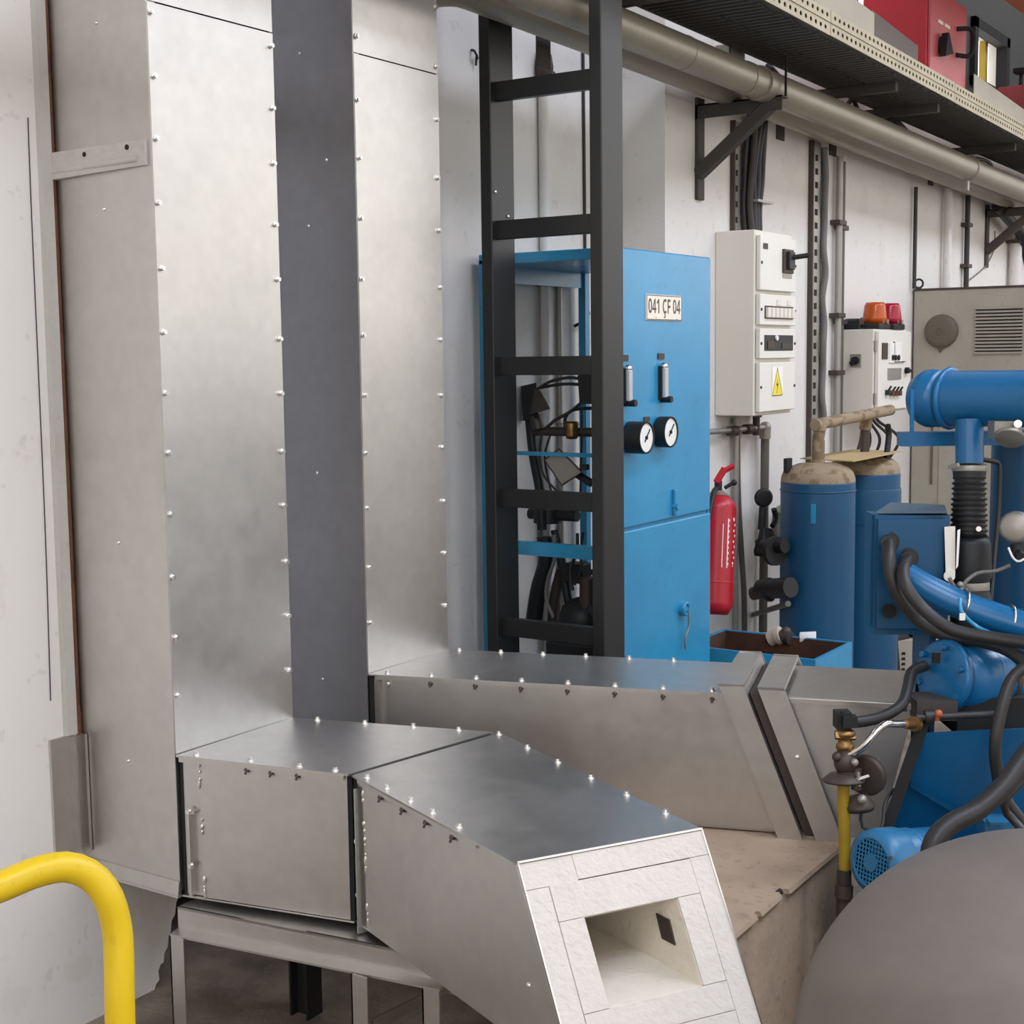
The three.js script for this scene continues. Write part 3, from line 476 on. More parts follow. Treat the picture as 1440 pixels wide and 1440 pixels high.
// ------------------------------------------------------------------ blue gas cabinet
{
  const x0 = 3.975, x1 = 4.66, z0 = 0.03, z1 = 0.56, top = 1.99;
  const t = thing('gas_cabinet', 'open-sided blue steel cabinet with two gauges and a numbered plate', 'cabinet', [(x0 + x1) / 2, 0, 0.3]);
  part('front_panel', rbox(x0, x1, 1.088, top, z1 - 0.02, z1, 0.008), M.blue, t);
  part('lower_door', rbox(x0 + 0.004, x1 - 0.002, 0.06, 1.08, z1 - 0.02, z1 + 0.002, 0.006), M.blue, t);
  part('door_seam', box(x0 + 0.01, x1 - 0.01, 1.06, 1.1, z1 - 0.03, z1 - 0.012), M.blue, t);
  part('top_panel', rbox(x0, x1, top - 0.035, top, z0, z1 - 0.01, 0.004), M.blue, t);
  part('corner_post', box(x1 - 0.032, x1 - 0.002, 0, top - 0.02, z0, z0 + 0.03), M.blue, t);
  part('corner_post', box(x0, x0 + 0.03, 0, top - 0.02, z0, z0 + 0.03), M.blue, t);
  part('corner_post', box(x0, x0 + 0.03, 0, top - 0.02, z1 - 0.06, z1 - 0.018), M.blue, t);
  part('base_frame', box(x0, x1, 0, 0.06, z0, z1), M.blue, t);
  part('cross_rail', box(x0 + 0.003, x0 + 0.025, 0.985, 1.03, z0, z1 - 0.02), M.blue, t);
  part('cross_rail', box(x0 + 0.1, x0 + 0.12, 1.313, 1.326, z0, z1 - 0.02), M.blue, t);
  part('top_flange', box(x0 + 0.03, x1 - 0.03, 1.9, 1.955, z0 + 0.005, z0 + 0.02), M.blue, t);
  const zf = z1 + 0.001;
  const np = part('number_plate', rbox(4.165, 4.422, 1.762, 1.848, z1 - 0.002, z1 + 0.004, 0.002), M.cream, t, 'cream plate reading 041 ÇF 04');
  const pm = print(512, 168, (k, w, h) => {
    k.fillStyle = '#ece2d0'; k.fillRect(0, 0, w, h); k.strokeStyle = '#5a5348'; k.lineWidth = 7; k.strokeRect(3, 3, w - 6, h - 6);
    k.fillStyle = '#3c342c'; k.font = 'bold 120px sans-serif'; k.textAlign = 'center'; k.textBaseline = 'middle'; k.save(); k.translate(w / 2, h / 2 - 8); const s = (w - 36) / k.measureText('041 ÇF 04').width; k.scale(s, 1.12); k.fillText('041 ÇF 04', 0, 0); k.restore();
    k.fillStyle = '#4c443a'; for (const [x, y] of [[130, 150], [250, 148], [440, 158]]) { k.beginPath(); k.arc(x, y, 5, 0, 7); k.fill(); }
  });
  plate('lettering', 4.168, 4.419, 1.764, 1.846, z1 + 0.0046, pm, np);
  const gauge = (c, r, d) => {
    const g = part('pressure_gauge', [lathe([[0, 0], [r * 0.86, 0], [r * 0.88, 0.006], [r, 0.008], [r, d], [r * 0.9, d], [r * 0.9, d - 0.008], [0, d - 0.008]], [c[0], c[1], z1 - 0.002], [c[0], c[1], z1 + d])], M.rubber, t, 'round black pressure gauge with white dial');
    part('dial', cyl([c[0], c[1], z1 + d - 0.0105], [c[0], c[1], z1 + d - 0.006], r * 0.9), M.white, g);
    part('needle', [bar([c[0] - r * 0.2, c[1] - r * 0.25, z1 + d - 0.004], [c[0] + r * 0.45, c[1] + r * 0.5, z1 + d - 0.004], 0.004, 0.002), cyl([c[0], c[1], z1 + d - 0.006], [c[0], c[1], z1 + d - 0.001], 0.006)], M.gap, g);
  };
  gauge([4.045, 1.385, 0], 0.052, 0.072); gauge([4.258, 1.392, 0], 0.052, 0.05);
  for (const [x, y] of [[4.022, 1.552], [4.272, 1.556]]) {
    const m = part('flow_meter', rbox(x - 0.012, x + 0.012, y - 0.05, y + 0.052, z1, z1 + 0.026, 0.005), M.glassGrey, t, 'small clear tube flow meter with black foot');
    part('meter_back', box(x - 0.018, x - 0.004, y - 0.055, y + 0.055, z1, z1 + 0.014), M.black, m);
    part('meter_foot', cyl([x + 0.005, y - 0.056, z1], [x + 0.005, y - 0.056, z1 + 0.04], 0.011), M.rubber, m);
    part('meter_head', ball([x, y + 0.055, z1 + 0.014], 0.013), M.chrome, m);
    part('tag', box(x - 0.022, x + 0.022, y + 0.078, y + 0.098, z1, z1 + 0.004), M.iron, t);
  }
  part('tag', box(4.15, 4.19, 1.432, 1.446, z1, z1 + 0.004), M.iron, t);
  part('latch', [rbox(4.355, 4.375, 1.1, 1.19, z1, z1 + 0.014, 0.004), cyl([4.365, 1.13, z1], [4.365, 1.13, z1 + 0.022], 0.012)], M.blue, t);
  const lk = part('door_lock', [cyl([4.425, 0.765, z1], [4.425, 0.765, z1 + 0.02], 0.026), ring([4.425, 0.765, z1 + 0.02], F, 0.02, 0.006)], M.blue, t);
  part('key_chain', tube([[4.43, 0.76, z1 + 0.026], [4.438, 0.7, z1 + 0.024], [4.42, 0.66, z1 + 0.018], [4.43, 0.62, z1 + 0.016]], 0.004, 6), M.zinc, lk);
  part('door_handle', rbox(x1 - 0.003, x1 + 0.012, 1.02, 1.09, z1 - 0.03, z1 - 0.01, 0.003), M.blue, t);
  part('side_handle', rbox(x1 + 0.002, x1 + 0.018, 1.47, 1.78, z1 - 0.08, z1 - 0.06, 0.005), M.black, t);
}
// things inside the cabinet, seen between the ladder posts
{

  const a = thing('valve_actuator', 'black box actuator hanging at the upper right inside the blue cabinet', 'actuator', [4.15, 1.483, 0.347]);
  part('housing', [hexa([[4.12, 1.488, 0.334], [4.12, 1.489, 0.398], [4.2, 1.486, 0.351], [4.2, 1.485, 0.287], [4.12, 1.584, 0.327], [4.12, 1.593, 0.399], [4.2, 1.592, 0.352], [4.2, 1.582, 0.279]])], M.black, a);
  part('cover', rbox(4.11, 4.21, 1.585, 1.6, 0.4, 0.5, 0.004), M.blackSteel, a);
  const b = thing('gas_valve', 'dark tilted valve body with a slanted feed pipe inside the cabinet top left', 'valve', [4.22, 1.466, 0.101]);
  part('valve_body', hexa([[4.16, 1.426, 0.08], [4.16, 1.436, 0.144], [4.28, 1.43, 0.068], [4.28, 1.419, 0.001], [4.16, 1.547, 0.075], [4.16, 1.559, 0.137], [4.28, 1.556, 0.061], [4.28, 1.544, -0.003]]), M.black, b);
  part('valve_cover', hexa([[4.14, 1.449, 0.122], [4.14, 1.47, 0.206], [4.2, 1.467, 0.169], [4.2, 1.446, 0.084], [4.14, 1.54, 0.144], [4.14, 1.53, 0.167], [4.2, 1.529, 0.129], [4.2, 1.538, 0.105]]), M.iron, b);
  part('feed_pipe', tube([[4.2, 1.429, 0.083], [4.2, 1.304, 0.097], [4.2, 1.18, 0.122], [4.2, 1.042, 0.129]], 0.018), M.black, b);
  part('neck', cyl([4.18, 1.443, 0.117], [4.18, 1.396, 0.131], 0.022), M.iron, b);
  const c = thing('ball_valve_pipe', 'dark horizontal pipe with a brass-yellow ball valve inside the cabinet', 'pipe', [4.2, 1.394, 0.238]);
  part('pipe_run', [cyl([4.2, 1.389, 0.092], [4.2, 1.389, 0.351], 0.016)], M.iron, c);
  part('valve', [lathe([[0, 0], [0.018, 0], [0.024, 0.012], [0.02, 0.03], [0.026, 0.05], [0.018, 0.06], [0, 0.06]], [4.17, 1.367, 0.273], add([4.17, 1.367, 0.273], [0, 0.06, 0]), 12)], M.brass, c, 'yellow ball valve');
  part('lever', bar([4.17, 1.416, 0.259], [4.17, 1.419, 0.296], 0.016, 0.012), M.iron, c);
  const d = thing('junction_box', 'grey tilted junction box in the middle of the open cabinet', 'junction box', [4.12, 1.278, 0.268]);
  part('box_body', hexa([[4.1, 1.209, 0.274], [4.1, 1.261, 0.358], [4.18, 1.253, 0.311], [4.18, 1.201, 0.225], [4.1, 1.299, 0.201], [4.1, 1.34, 0.264], [4.18, 1.334, 0.215], [4.18, 1.292, 0.15]]), M.iron, d);
  part('box_lid', hexa([[4.092, 1.218, 0.279], [4.092, 1.261, 0.355], [4.1, 1.26, 0.35], [4.1, 1.217, 0.274], [4.092, 1.298, 0.214], [4.092, 1.333, 0.269], [4.1, 1.332, 0.264], [4.1, 1.297, 0.209]]), M.zinc, d);
  part('knob', rbox(4.07, 4.09, 1.27, 1.29, 0.36, 0.39, 0.004), M.black, d);
  part('cable_gland', cyl([4.14, 1.249, 0.312], [4.14, 1.22, 0.368], 0.014), M.black, d);
  const e = thing('solenoid_valve', 'small pale-topped solenoid beside the right post inside the cabinet', 'solenoid', [4.16, 1.241, 0.351]);
  part('coil', rbox(4.13, 4.2, 1.235, 1.315, 0.455, 0.53, 0.006), M.black, e);
  part('coil_cap', rbox(4.14, 4.19, 1.315, 1.335, 0.46, 0.5, 0.004), M.white, e);
  part('valve_base', cyl([4.165, 1.2, 0.49], [4.165, 1.24, 0.49], 0.024), M.iron, e);
  const g = thing('gas_pump', 'dark pump lump at the bottom right inside the open cabinet', 'pump', [4.2, 0.715, 0.295]);
  part('pump_body', [ball([4.22, 0.73, 0.277], 0.075, 1, 1.1, 1.1), cyl([4.22, 0.735, 0.225], [4.22, 0.771, 0.341], 0.05)], M.black, g);
  part('pump_neck', [cyl([4.2, 0.779, 0.312], [4.2, 0.871, 0.313], 0.028), cyl([4.2, 0.866, 0.313], [4.2, 0.886, 0.313], 0.034)], M.iron, g);
  part('pump_foot', rbox(4.1, 4.4, 0.62, 0.67, 0.2, 0.52, 0.008), M.black, g);
  const h = thing('pipe_manifold', 'dark forked pipe manifold in the lower half of the cabinet', 'pipe', [4.25, 0.69, 0.117]);
  part('trunk', tube([[4.25, 1.01, 0.109], [4.25, 0.921, 0.114], [4.25, 0.815, 0.079], [4.25, 0.657, 0.05]], 0.03), M.black, h);
  part('branch', tube([[4.25, 1.038, 0.151], [4.25, 0.925, 0.179], [4.25, 0.775, 0.207], [4.25, 0.687, 0.224]], 0.016), M.black, h);
  part('branch', tube([[4.3, 0.891, 0.148], [4.3, 0.785, 0.117], [4.3, 0.654, 0.104]], 0.02), M.iron, h);
  part('flange', [cyl([4.25, 1.112, 0.122], [4.25, 1.062, 0.121], 0.05), cyl([4.25, 1.091, 0.047], [4.25, 1.091, 0.245], 0.02)], M.black, h);
  part('clamp', rbox(4.2, 4.27, 0.86, 0.93, 0.21, 0.29, 0.008), M.rubber, h); part('clamp', rbox(4.2, 4.3, 0.7, 0.76, 0.2, 0.4, 0.008), M.rubber, h);
  part('rest_bar', bar([4.3, 0.884, 0.193], [4.3, 0.889, 0.289], 0.02, 0.02), M.iron, h);
  const wires = [[[4.15, 1.537, 0.146], [4.15, 1.564, 0.204], [4.15, 1.576, 0.275], [4.15, 1.571, 0.326], 0.0055], [[4.17, 1.542, 0.148], [4.17, 1.552, 0.22], [4.17, 1.554, 0.263], [4.17, 1.552, 0.314], 0.0055], [[4.14, 1.404, 0.188], [4.14, 1.434, 0.229], [4.14, 1.458, 0.28], [4.14, 1.493, 0.331], 0.006], [[4.18, 1.398, 0.238], [4.18, 1.444, 0.244], [4.18, 1.467, 0.279], [4.18, 1.472, 0.357], 0.006], [[4.13, 1.385, 0.177], [4.13, 1.311, 0.165], [4.13, 1.243, 0.181], [4.13, 1.191, 0.232], 0.004], [[4.15, 1.389, 0.202], [4.15, 1.31, 0.175], [4.15, 1.236, 0.186], [4.15, 1.178, 0.203], 0.004], [[4.3, 1.464, 0.236], [4.3, 1.352, 0.235], [4.3, 1.252, 0.231], [4.3, 1.151, 0.227], 0.004]];
  wires.forEach((w, i) => {
    const [p, q, r, s, rad] = w;
    single('loose_cable', ['black cable arching to the black actuator, topmost of the cabinet wires', 'black cable arching just under the topmost cabinet wire', 'black cable climbing from the horizontal pipe to the actuator', 'black cable bent square above the yellow ball valve', 'thin dark cable looping left of the tilted junction box', 'thin dark cable drooping close behind the junction box', 'thin upright cable behind the yellow ball valve'][i], 'cable', tube([p, q, r, s], rad, 8), M.cable);
  });
  single('loose_cable', 'pale grey cable hanging in a curve in the cabinet bottom', 'cable', tube([[4.12, 1.039, 0.228], [4.12, 0.958, 0.23], [4.12, 0.881, 0.201], [4.12, 0.814, 0.194], [4.12, 0.751, 0.222]], 0.0065, 8), M.cableGrey);
  single('loose_cable', 'black cable hanging right of the pale grey cable in the cabinet', 'cable', tube([[4.14, 1.047, 0.31], [4.14, 0.985, 0.307], [4.14, 0.917, 0.281], [4.14, 0.848, 0.289]], 0.006, 8), M.cable);
  single('loose_cable', 'black cable swinging beside the right cabinet post, low down', 'cable', tube([[4.16, 1.05, 0.321], [4.16, 0.971, 0.309], [4.16, 0.922, 0.314], [4.16, 0.865, 0.285]], 0.005, 8), M.cable);
}
{ // conduits on the wall behind the ladder
  const t = thing('wall_conduit', 'painted conduit with a dark cable gland on top, behind the ladder', 'conduit', [4.41, 0.5, 0]);
  part('conduit_tube', cyl([4.41, 0.4, 0.02], [4.41, 2.62, 0.02], 0.018), M.plaster, t);
  part('gland', [lathe([[0, 0], [0.03, 0], [0.034, 0.05], [0.028, 0.09], [0.016, 0.11], [0, 0.11]], [4.41, 2.62, 0.025], [4.41, 2.75, 0.025], 16), rbox(4.39, 4.45, 2.6, 2.66, 0, 0.05, 0.006)], M.iron, t);
  part('saddle_clip', [rbox(4.37, 4.45, 1.9, 1.925, 0, 0.042, 0.003)], M.zinc, t);
  const c = thing('wall_cable', 'dark cable with a bent clip running down the white wall behind the ladder', 'cable', [4.72, 1, 0]);
  part('cable_run', tube([[4.715, 2.85, 0.006], [4.72, 2.2, 0.006], [4.722, 1.6, 0.006], [4.72, 0.6, 0.006]], 0.006, 8), M.cable, c);
  part('clip', [tube([[4.63, 1.76, 0.01], [4.66, 1.775, 0.03], [4.69, 1.77, 0.02], [4.73, 1.8, 0.01]], 0.006, 8), ball([4.722, 1.81, 0.01], 0.014)], M.cable, c);
  single('wall_conduit', 'thin grey conduit left of the dark cable behind the ladder', 'conduit', [cyl([4.52, 0.5, 0.012], [4.52, 2.0, 0.012], 0.011), rbox(4.5, 4.54, 1.4, 1.42, 0, 0.026, 0.003)], M.galv);
  const e = thing('wall_hook', 'small black hook on the white wall left of the ladder top', 'hook', [4.0, 2.64, 0]);
  part('hook_bend', tube([[3.995, 2.665, 0.002], [3.99, 2.655, 0.02], [3.998, 2.635, 0.022], [4.008, 2.645, 0.012], [4.004, 2.615, 0.012]], 0.0045, 8), M.cable, e);
}

// ------------------------------------------------------------------ fire extinguisher
{
  const a = [5.212, 0.595, 0.31], b = [5.292, 1.029, 0.29], r = 0.078, d = V(b).sub(V(a)), Lb = d.length();
  const t = thing('fire_extinguisher', 'red fire extinguisher hanging on the white wall beside the blue cabinet', 'fire extinguisher', a);
  part('cylinder', lathe([[0, 0], [r * 0.75, 0], [r * 0.98, 0.03], [r, 0.05], [r, 0.125], [r + 0.0015, 0.128], [r + 0.0015, 0.134], [r, 0.137], [r, Lb - 0.01], [r * 0.93, Lb + 0.012], [r * 0.62, Lb + 0.04], [r * 0.3, Lb + 0.06], [0, Lb + 0.062]], a, b, 40), M.red, t);
  part('shoulder_ring', lathe([[r * 0.6, Lb + 0.044], [r * 0.34, Lb + 0.062], [r * 0.3, Lb + 0.064], [0, Lb + 0.064]], a, b, 30), M.zinc, t);
  const top = add(a, d.clone().normalize().toArray(), Lb + 0.055);
  part('valve', [cyl(top, add(top, [0, 0.05, 0]), 0.016), bar(add(top, [0.02, 0.02, 0.02]), add(top, [0.06, 0.045, 0.05]), 0.012, 0.012), ball(add(top, [0.055, 0.04, 0.045]), 0.013)], M.black, t);
  part('handle', [bar(add(top, [-0.02, 0.045, 0]), add(top, [0.02, 0.1, 0.02]), 0.018, 0.024), bar(add(top, [0.01, 0.09, 0.02]), add(top, [0.06, 0.108, 0.04]), 0.02, 0.014)], M.red, t);
  part('hose', tube([add(top, [-0.02, 0.02, 0]), add(top, [-0.09, 0, 0.02]), add(a, [-0.085, 0.35, 0.01]), add(a, [-0.09, 0.2, 0.01])], 0.011), M.rubber, t);
  const ink = [], ax = d.clone().normalize(), s0 = new THREE.Vector3(0.83, 0, 0.56), side = new THREE.Vector3(-0.45, 0, 0.9).normalize();
  const on = (h, ang) => V(a).addScaledVector(ax, h).addScaledVector(new THREE.Vector3(-Math.cos(ang), 0, Math.sin(ang)), r + 0.0012).toArray();
  const strip = (h0, h1, a0, a1) => hexa([on(h0, a0), on(h0, a1), add(on(h0, a1), [0.001, 0, -0.001]), add(on(h0, a0), [0.001, 0, -0.001]), on(h1, a0), on(h1, a1), add(on(h1, a1), [0.001, 0, -0.001]), add(on(h1, a0), [0.001, 0, -0.001])]);
  const A = 1.05;
  for (let k = 0; k < 9; k++) ink.push(strip(0.21 + k * 0.022, 0.219 + k * 0.022, A + 0.05, A + 0.5 + 0.1 * (k % 2)));
  ink.push(strip(0.2, 0.206, A - 0.25, A + 0.5), strip(0.2, 0.4, A - 0.02, A + 0.04), strip(0.205, 0.38, A - 0.3, A - 0.26), strip(0.392, 0.4, A, A + 0.45));
  part('lettering', ink, M.white, t, 'white upright lettering'); t.children.at(-1).userData.kind = 'stuff';
  part('wall_bracket', [rbox(a[0] - 0.03, a[0] + 0.03, a[1] + 0.42, a[1] + 0.46, 0.2, a[2] - r + 0.02, 0.003)], M.black, t);
}

// ------------------------------------------------------------------ electrical distribution panel on the wall
{
  const x0 = 5.45, x1 = 5.845, y0 = 1.392, y1 = 2.152, z0 = 0.2, z1 = 0.376;
  const t = thing('distribution_panel', 'tall cream electrical panel with four small doors on the white wall', 'electrical panel', [(x0 + x1) / 2, y0, 0.28]);
  part('panel_body', rbox(x0, x1, y0, y1, z0, z1, 0.006), M.cream, t);
  const xd0 = x0 + 0.012, xd1 = x1 - 0.008, rows = [[1.908, 2.13], [1.766, 1.892], [1.628, 1.752], [1.408, 1.612]];
  const doors = rows.map(([a, b]) => part('door', rbox(xd0, xd1, a, b, z1 + 0.002, z1 + 0.022, 0.004), M.creamDoor, t));
  rows.forEach(([a, b], i) => { const m = (a + b) / 2; for (const x of [xd0 + 0.01, xd1 - 0.01]) part('door_screw', cyl([x, m, z1 + 0.021], [x, m, z1 + 0.026], 0.006, 0.006, 12), M.iron, doors[i]); });
  const z = z1 + 0.022;
  part('small_tag', box(5.487, 5.53, 2.075, 2.098, z, z + 0.003), M.iron, doors[0]);
  part('switch_frame', rbox(5.685, 5.79, 1.985, 2.085, z - 0.002, z + 0.01, 0.003), M.iron, doors[0]);
  part('switch_lever', [rbox(5.71, 5.77, 2.0, 2.075, z + 0.008, z + 0.025, 0.004), bar([5.74, 2.05, z + 0.02], [5.79, 2.06, z + 0.075], 0.016, 0.016)], M.black, doors[0]);
  part('switch_tag', box(5.69, 5.785, 1.965, 1.98, z, z + 0.003), M.zinc, doors[0]);
  part('breaker_slot', box(5.505, 5.805, 1.792, 1.845, z - 0.001, z + 0.002), M.iron, doors[1]);
  for (let k = 0; k < 7; k++) { const x = 5.512 + k * 0.0425; const q = part('breaker', rbox(x, x + 0.034, 1.796, 1.838, z + 0.001, z + 0.014, 0.003), M.cream, doors[1]); }
  part('breaker_tag', [box(5.63, 5.67, 1.85, 1.872, z, z + 0.004), box(5.74, 5.78, 1.85, 1.872, z, z + 0.004)], M.cream, doors[1]);
  part('meter_window', rbox(5.505, 5.805, 1.66, 1.725, z - 0.004, z + 0.003, 0.002), M.black, doors[2]);
  part('meter_face', [box(5.53, 5.6, 1.668, 1.7, z + 0.002, z + 0.006), box(5.68, 5.79, 1.668, 1.69, z + 0.002, z + 0.006)], M.iron, doors[2]);
  part('button', cyl([5.62, 1.713, z], [5.62, 1.713, z + 0.01], 0.011), M.white, doors[2]);
  const tm = print(256, 256, (k, w, h) => {
    k.fillStyle = '#efebe2'; k.fillRect(0, 0, w, h); k.fillStyle = '#e8d428'; k.strokeStyle = '#3a3420'; k.lineWidth = 9; k.lineJoin = 'round';
    k.beginPath(); k.moveTo(w / 2, 8); k.lineTo(w - 8, h - 8); k.lineTo(8, h - 8); k.closePath(); k.fill(); k.stroke(); k.fillRect(20, h - 20, w - 40, 8);
    k.fillStyle = '#2a2618'; k.beginPath(); k.moveTo(140, 90); k.lineTo(100, 165); k.lineTo(128, 160); k.lineTo(112, 218); k.lineTo(108, 208); k.lineTo(104, 232); k.lineTo(128, 214); k.lineTo(120, 214); k.lineTo(156, 140); k.lineTo(126, 148); k.closePath(); k.fill();
  });
  plate('warning_triangle', 5.585, 5.7, 1.468, 1.592, z + 0.0012, tm, doors[3], 'yellow high voltage warning triangle');
}
// small control box with warning lamps
{
  const x0 = 6.893, x1 = 7.41, y0 = 1.345, y1 = 1.762, z0 = 0.2, z1 = 0.376;
  const t = thing('control_box', 'smaller cream control box with a rotary switch below the warning lamps', 'control box', [(x0 + x1) / 2, y0, 0.28]);
  part('box_body', rbox(x0, x1, y0, y1, z0, z1, 0.006), M.cream, t);
  const d = part('door', rbox(x0 + 0.015, x1 - 0.004, y0 + 0.012, y1 - 0.01, z1 + 0.002, z1 + 0.022, 0.004), M.creamDoor, t), z = z1 + 0.022;
  const at = (p) => [p[0], p[1]];
  const pad = (name, p, q, mat, h = 0.006) => part(name, rbox(Math.min(p[0], q[0]), Math.max(p[0], q[0]), Math.min(p[1], q[1]), Math.max(p[1], q[1]), z - 0.002, z + h, 0.002), mat, d);
  pad('slot_display', [6.949, 1.694, 0.398], [7.027, 1.613, 0.398], M.iron);
  pad('controller', [7.055, 1.694, 0.398], [7.237, 1.593, 0.398], M.white, 0.008);
  part('controller_frame', [box(7.12, 7.29, 1.595, 1.6, z, z + 0.008), box(7.12, 7.127, 1.595, 1.7, z, z + 0.008)], M.iron, d);
  pad('lcd_display', [7.04, 1.567, 0.398], [7.241, 1.509, 0.398], M.galv);
  for (const [p, q] of [[[7.092, 1.62, 0.398], 0], [[7.135, 1.619, 0.398], 0], [[7.18, 1.619, 0.398], 0]]) part('button', cyl([p[0], p[1], z], [p[0], p[1], z + 0.014], 0.014), M.gap, d);
  [[7.024, 1.453, 0.398], [7.089, 1.448, 0.398], [7.144, 1.446, 0.398], [7.2, 1.445, 0.398]].forEach((p, k) => {
    const s = part('toggle_switch', rbox(p[0] - 0.018, p[0] + 0.018, p[1] - 0.02, p[1] + 0.006, z, z + 0.02, 0.003), k ? M.rustDark : M.black, d);
    part('lever', bar([p[0], p[1], z + 0.01], [p[0] - 0.01, p[1] + 0.025, z + 0.03], 0.009, 0.009), M.black, s);
  });
  { const p = [7.319, 1.552, 0.398]; part('door_handle', [cyl([p[0], p[1], z], [p[0], p[1], z + 0.02], 0.016), bar([p[0] - 0.03, p[1] + 0.004, z + 0.02], [p[0] + 0.03, p[1] - 0.004, z + 0.02], 0.016, 0.01)], M.gap, d); }
  for (const y of [1.42, 1.68]) part('hinge', cyl([x0 + 0.008, y - 0.025, z1 + 0.006], [x0 + 0.008, y + 0.025, z1 + 0.006], 0.008), M.zinc, t);
  const sw = part('rotary_switch', rbox(x0 - 0.006, x0 + 0.004, 1.575, 1.64, 0.258, 0.314, 0.002), M.zinc, t);
  part('switch_knob', [cyl([x0 - 0.006, 1.607, 0.286], [x0 - 0.02, 1.607, 0.286], 0.02), bar([x0 - 0.024, 1.59, 0.266], [x0 - 0.024, 1.622, 0.304], 0.014, 0.02)], M.gap, sw);
  // cable tails below
  const tails = []; for (let k = 0; k < 5; k++) tails.push(...tube([[6.97 + k * 0.06, y0 + 0.005, 0.28], [6.98 + k * 0.06, y0 - 0.05, 0.29], [6.96 + k * 0.09, y0 - 0.15, 0.29 + 0.02 * k], [6.9 + k * 0.13, y0 - 0.3, 0.26]], 0.008, 7));
  part('cable_tail', tails, M.cable, t); t.children.at(-1).userData.kind = 'stuff';
  const lamp = (name, label, x, mat, z) => {
    const l = thing(name, label, 'warning lamp', [x, y1 + 0.001, z]);
    part('lamp_base', rbox(x - 0.085, x + 0.085, y1, y1 + 0.03, z - 0.055, z + 0.055, 0.008), M.black, l);
    part('lamp_socket', box(x - 0.03, x + 0.05, y1 + 0.028, y1 + 0.05, z - 0.01, z + 0.056), M.zinc, l);
    part('lens', lathe([[0, 0.028], [0.062, 0.028], [0.06, 0.06], [0.052, 0.12], [0.044, 0.135], [0, 0.137]], [x, y1, z], [x, y1 + 0.2, z], 20), mat, l);
  };
  lamp('warning_beacon', 'orange warning lamp on top of the smaller control box', 7.05, M.orangeLens, 0.325);
  lamp('warning_beacon', 'red warning lamp behind the orange one on the control box', 7.26, M.redLens, 0.33);
  const s = thing('alarm_siren', 'low black siren lying on the control box left of the lamps', 'siren', [6.95, y1, 0.25]);
  part('siren_body', [rbox(6.9, 7.0, y1 + 0.001, y1 + 0.03, 0.215, 0.3, 0.006), cyl([6.93, y1 + 0.03, 0.22], [6.93, y1 + 0.03, 0.285], 0.025)], M.black, s);
  part('siren_horn', cyl([6.93, y1 + 0.03, 0.285], [6.93, y1 + 0.03, 0.3], 0.02, 0.03), M.iron, s);
}
// big beige cabinet at the far right
{
  const x0 = 8.02, x1 = 8.65, y1 = 1.992, z0 = 0.21, z1 = 1.02;
  const t = thing('air_conditioned_cabinet', 'large beige cabinet with a round fan cover and a louvre at far right', 'cabinet', [8.3, 0, 0.6]);
  part('cabinet_body', rbox(x0, x1, 0.02, y1, z0, z1, 0.01), M.beige, t);
  part('plinth', box(x0 + 0.02, x1, 0, 0.03, z0 + 0.02, z1 - 0.02), M.black, t);
  part('top_rim', box(x0 - 0.006, x1, y1 - 0.002, y1 + 0.008, z0, z1), M.iron, t);
  const c = [8.02, 1.759, 0.371], fc = part('fan_cover', lathe([[0, 0.035], [0.06, 0.034], [0.088, 0.028], [0.094, 0.012], [0.094, 0], [0, 0]], [x0 + 0.002, c[1], c[2]], [x0 - 1, c[1], c[2]], 36), M.beigeDark, t, 'round dark fan cover');
  part('drip_nose', [new THREE.ConeGeometry(0.02, 0.035, 12).rotateX(Math.PI).translate(x0 - 0.016, c[1] - 0.104, c[2])], M.beigeDark, fc);
  part('hub', ring([x0 - 0.034, c[1], c[2]], L, 0.018, 0.003), M.beigeDark, fc);
  const za = [8.02, 1.759, 0.56][2], zb = [8.02, 1.754, 0.811][2], ya = [8.02, 1.637, 0.67][1], yb = [8.02, 1.881, 0.664][1];
  const lv = part('louvre', box(x0 - 0.004, x0 + 0.004, ya - 0.005, yb + 0.005, za, zb), M.gap, t);
  for (let k = 0; k <= 13; k++) { const y = ya + (yb - ya) * k / 13; part('slat', hexa([[x0 - 0.012, y - 0.006, za - 0.003], [x0 - 0.012, y - 0.006, zb + 0.003], [x0 - 0.002, y + 0.003, zb + 0.003], [x0 - 0.002, y + 0.003, za - 0.003], [x0 - 0.012, y - 0.001, za - 0.003], [x0 - 0.012, y - 0.001, zb + 0.003], [x0 - 0.002, y + 0.007, zb + 0.003], [x0 - 0.002, y + 0.007, za - 0.003]]), M.beige, lv); }
  part('door_panel', rbox(x0 - 0.008, x0 + 0.004, 0.3, 1.4, z0 + 0.16, z1 - 0.03, 0.003), M.beige, t);
  part('hinge_strip', box(x0 - 0.01, x0 + 0.002, 0.9, 1.36, z0 + 0.115, z0 + 0.125), M.beigeDark, t);
  const e = [8.05, 2.033, 0.228]; part('lifting_eye', [ring([e[0], e[1] - 0.003, e[2]], [0.8, 0, -0.6], 0.024, 0.006), cyl([e[0], y1, e[2]], [e[0], y1 + 0.012, e[2]], 0.014)], M.black, t);
  const lo = part('lower_louvre', box(x0 - 0.004, x0 + 0.003, -0.02 + 0.05, 0.2, z0 + 0.01, z0 + 0.085), M.gap, t);
  for (let k = 0; k < 6; k++) part('slat', box(x0 - 0.012, x0, 0.05 + k * 0.027, 0.062 + k * 0.027, z0 + 0.005, z0 + 0.09), M.beige, lo);
}

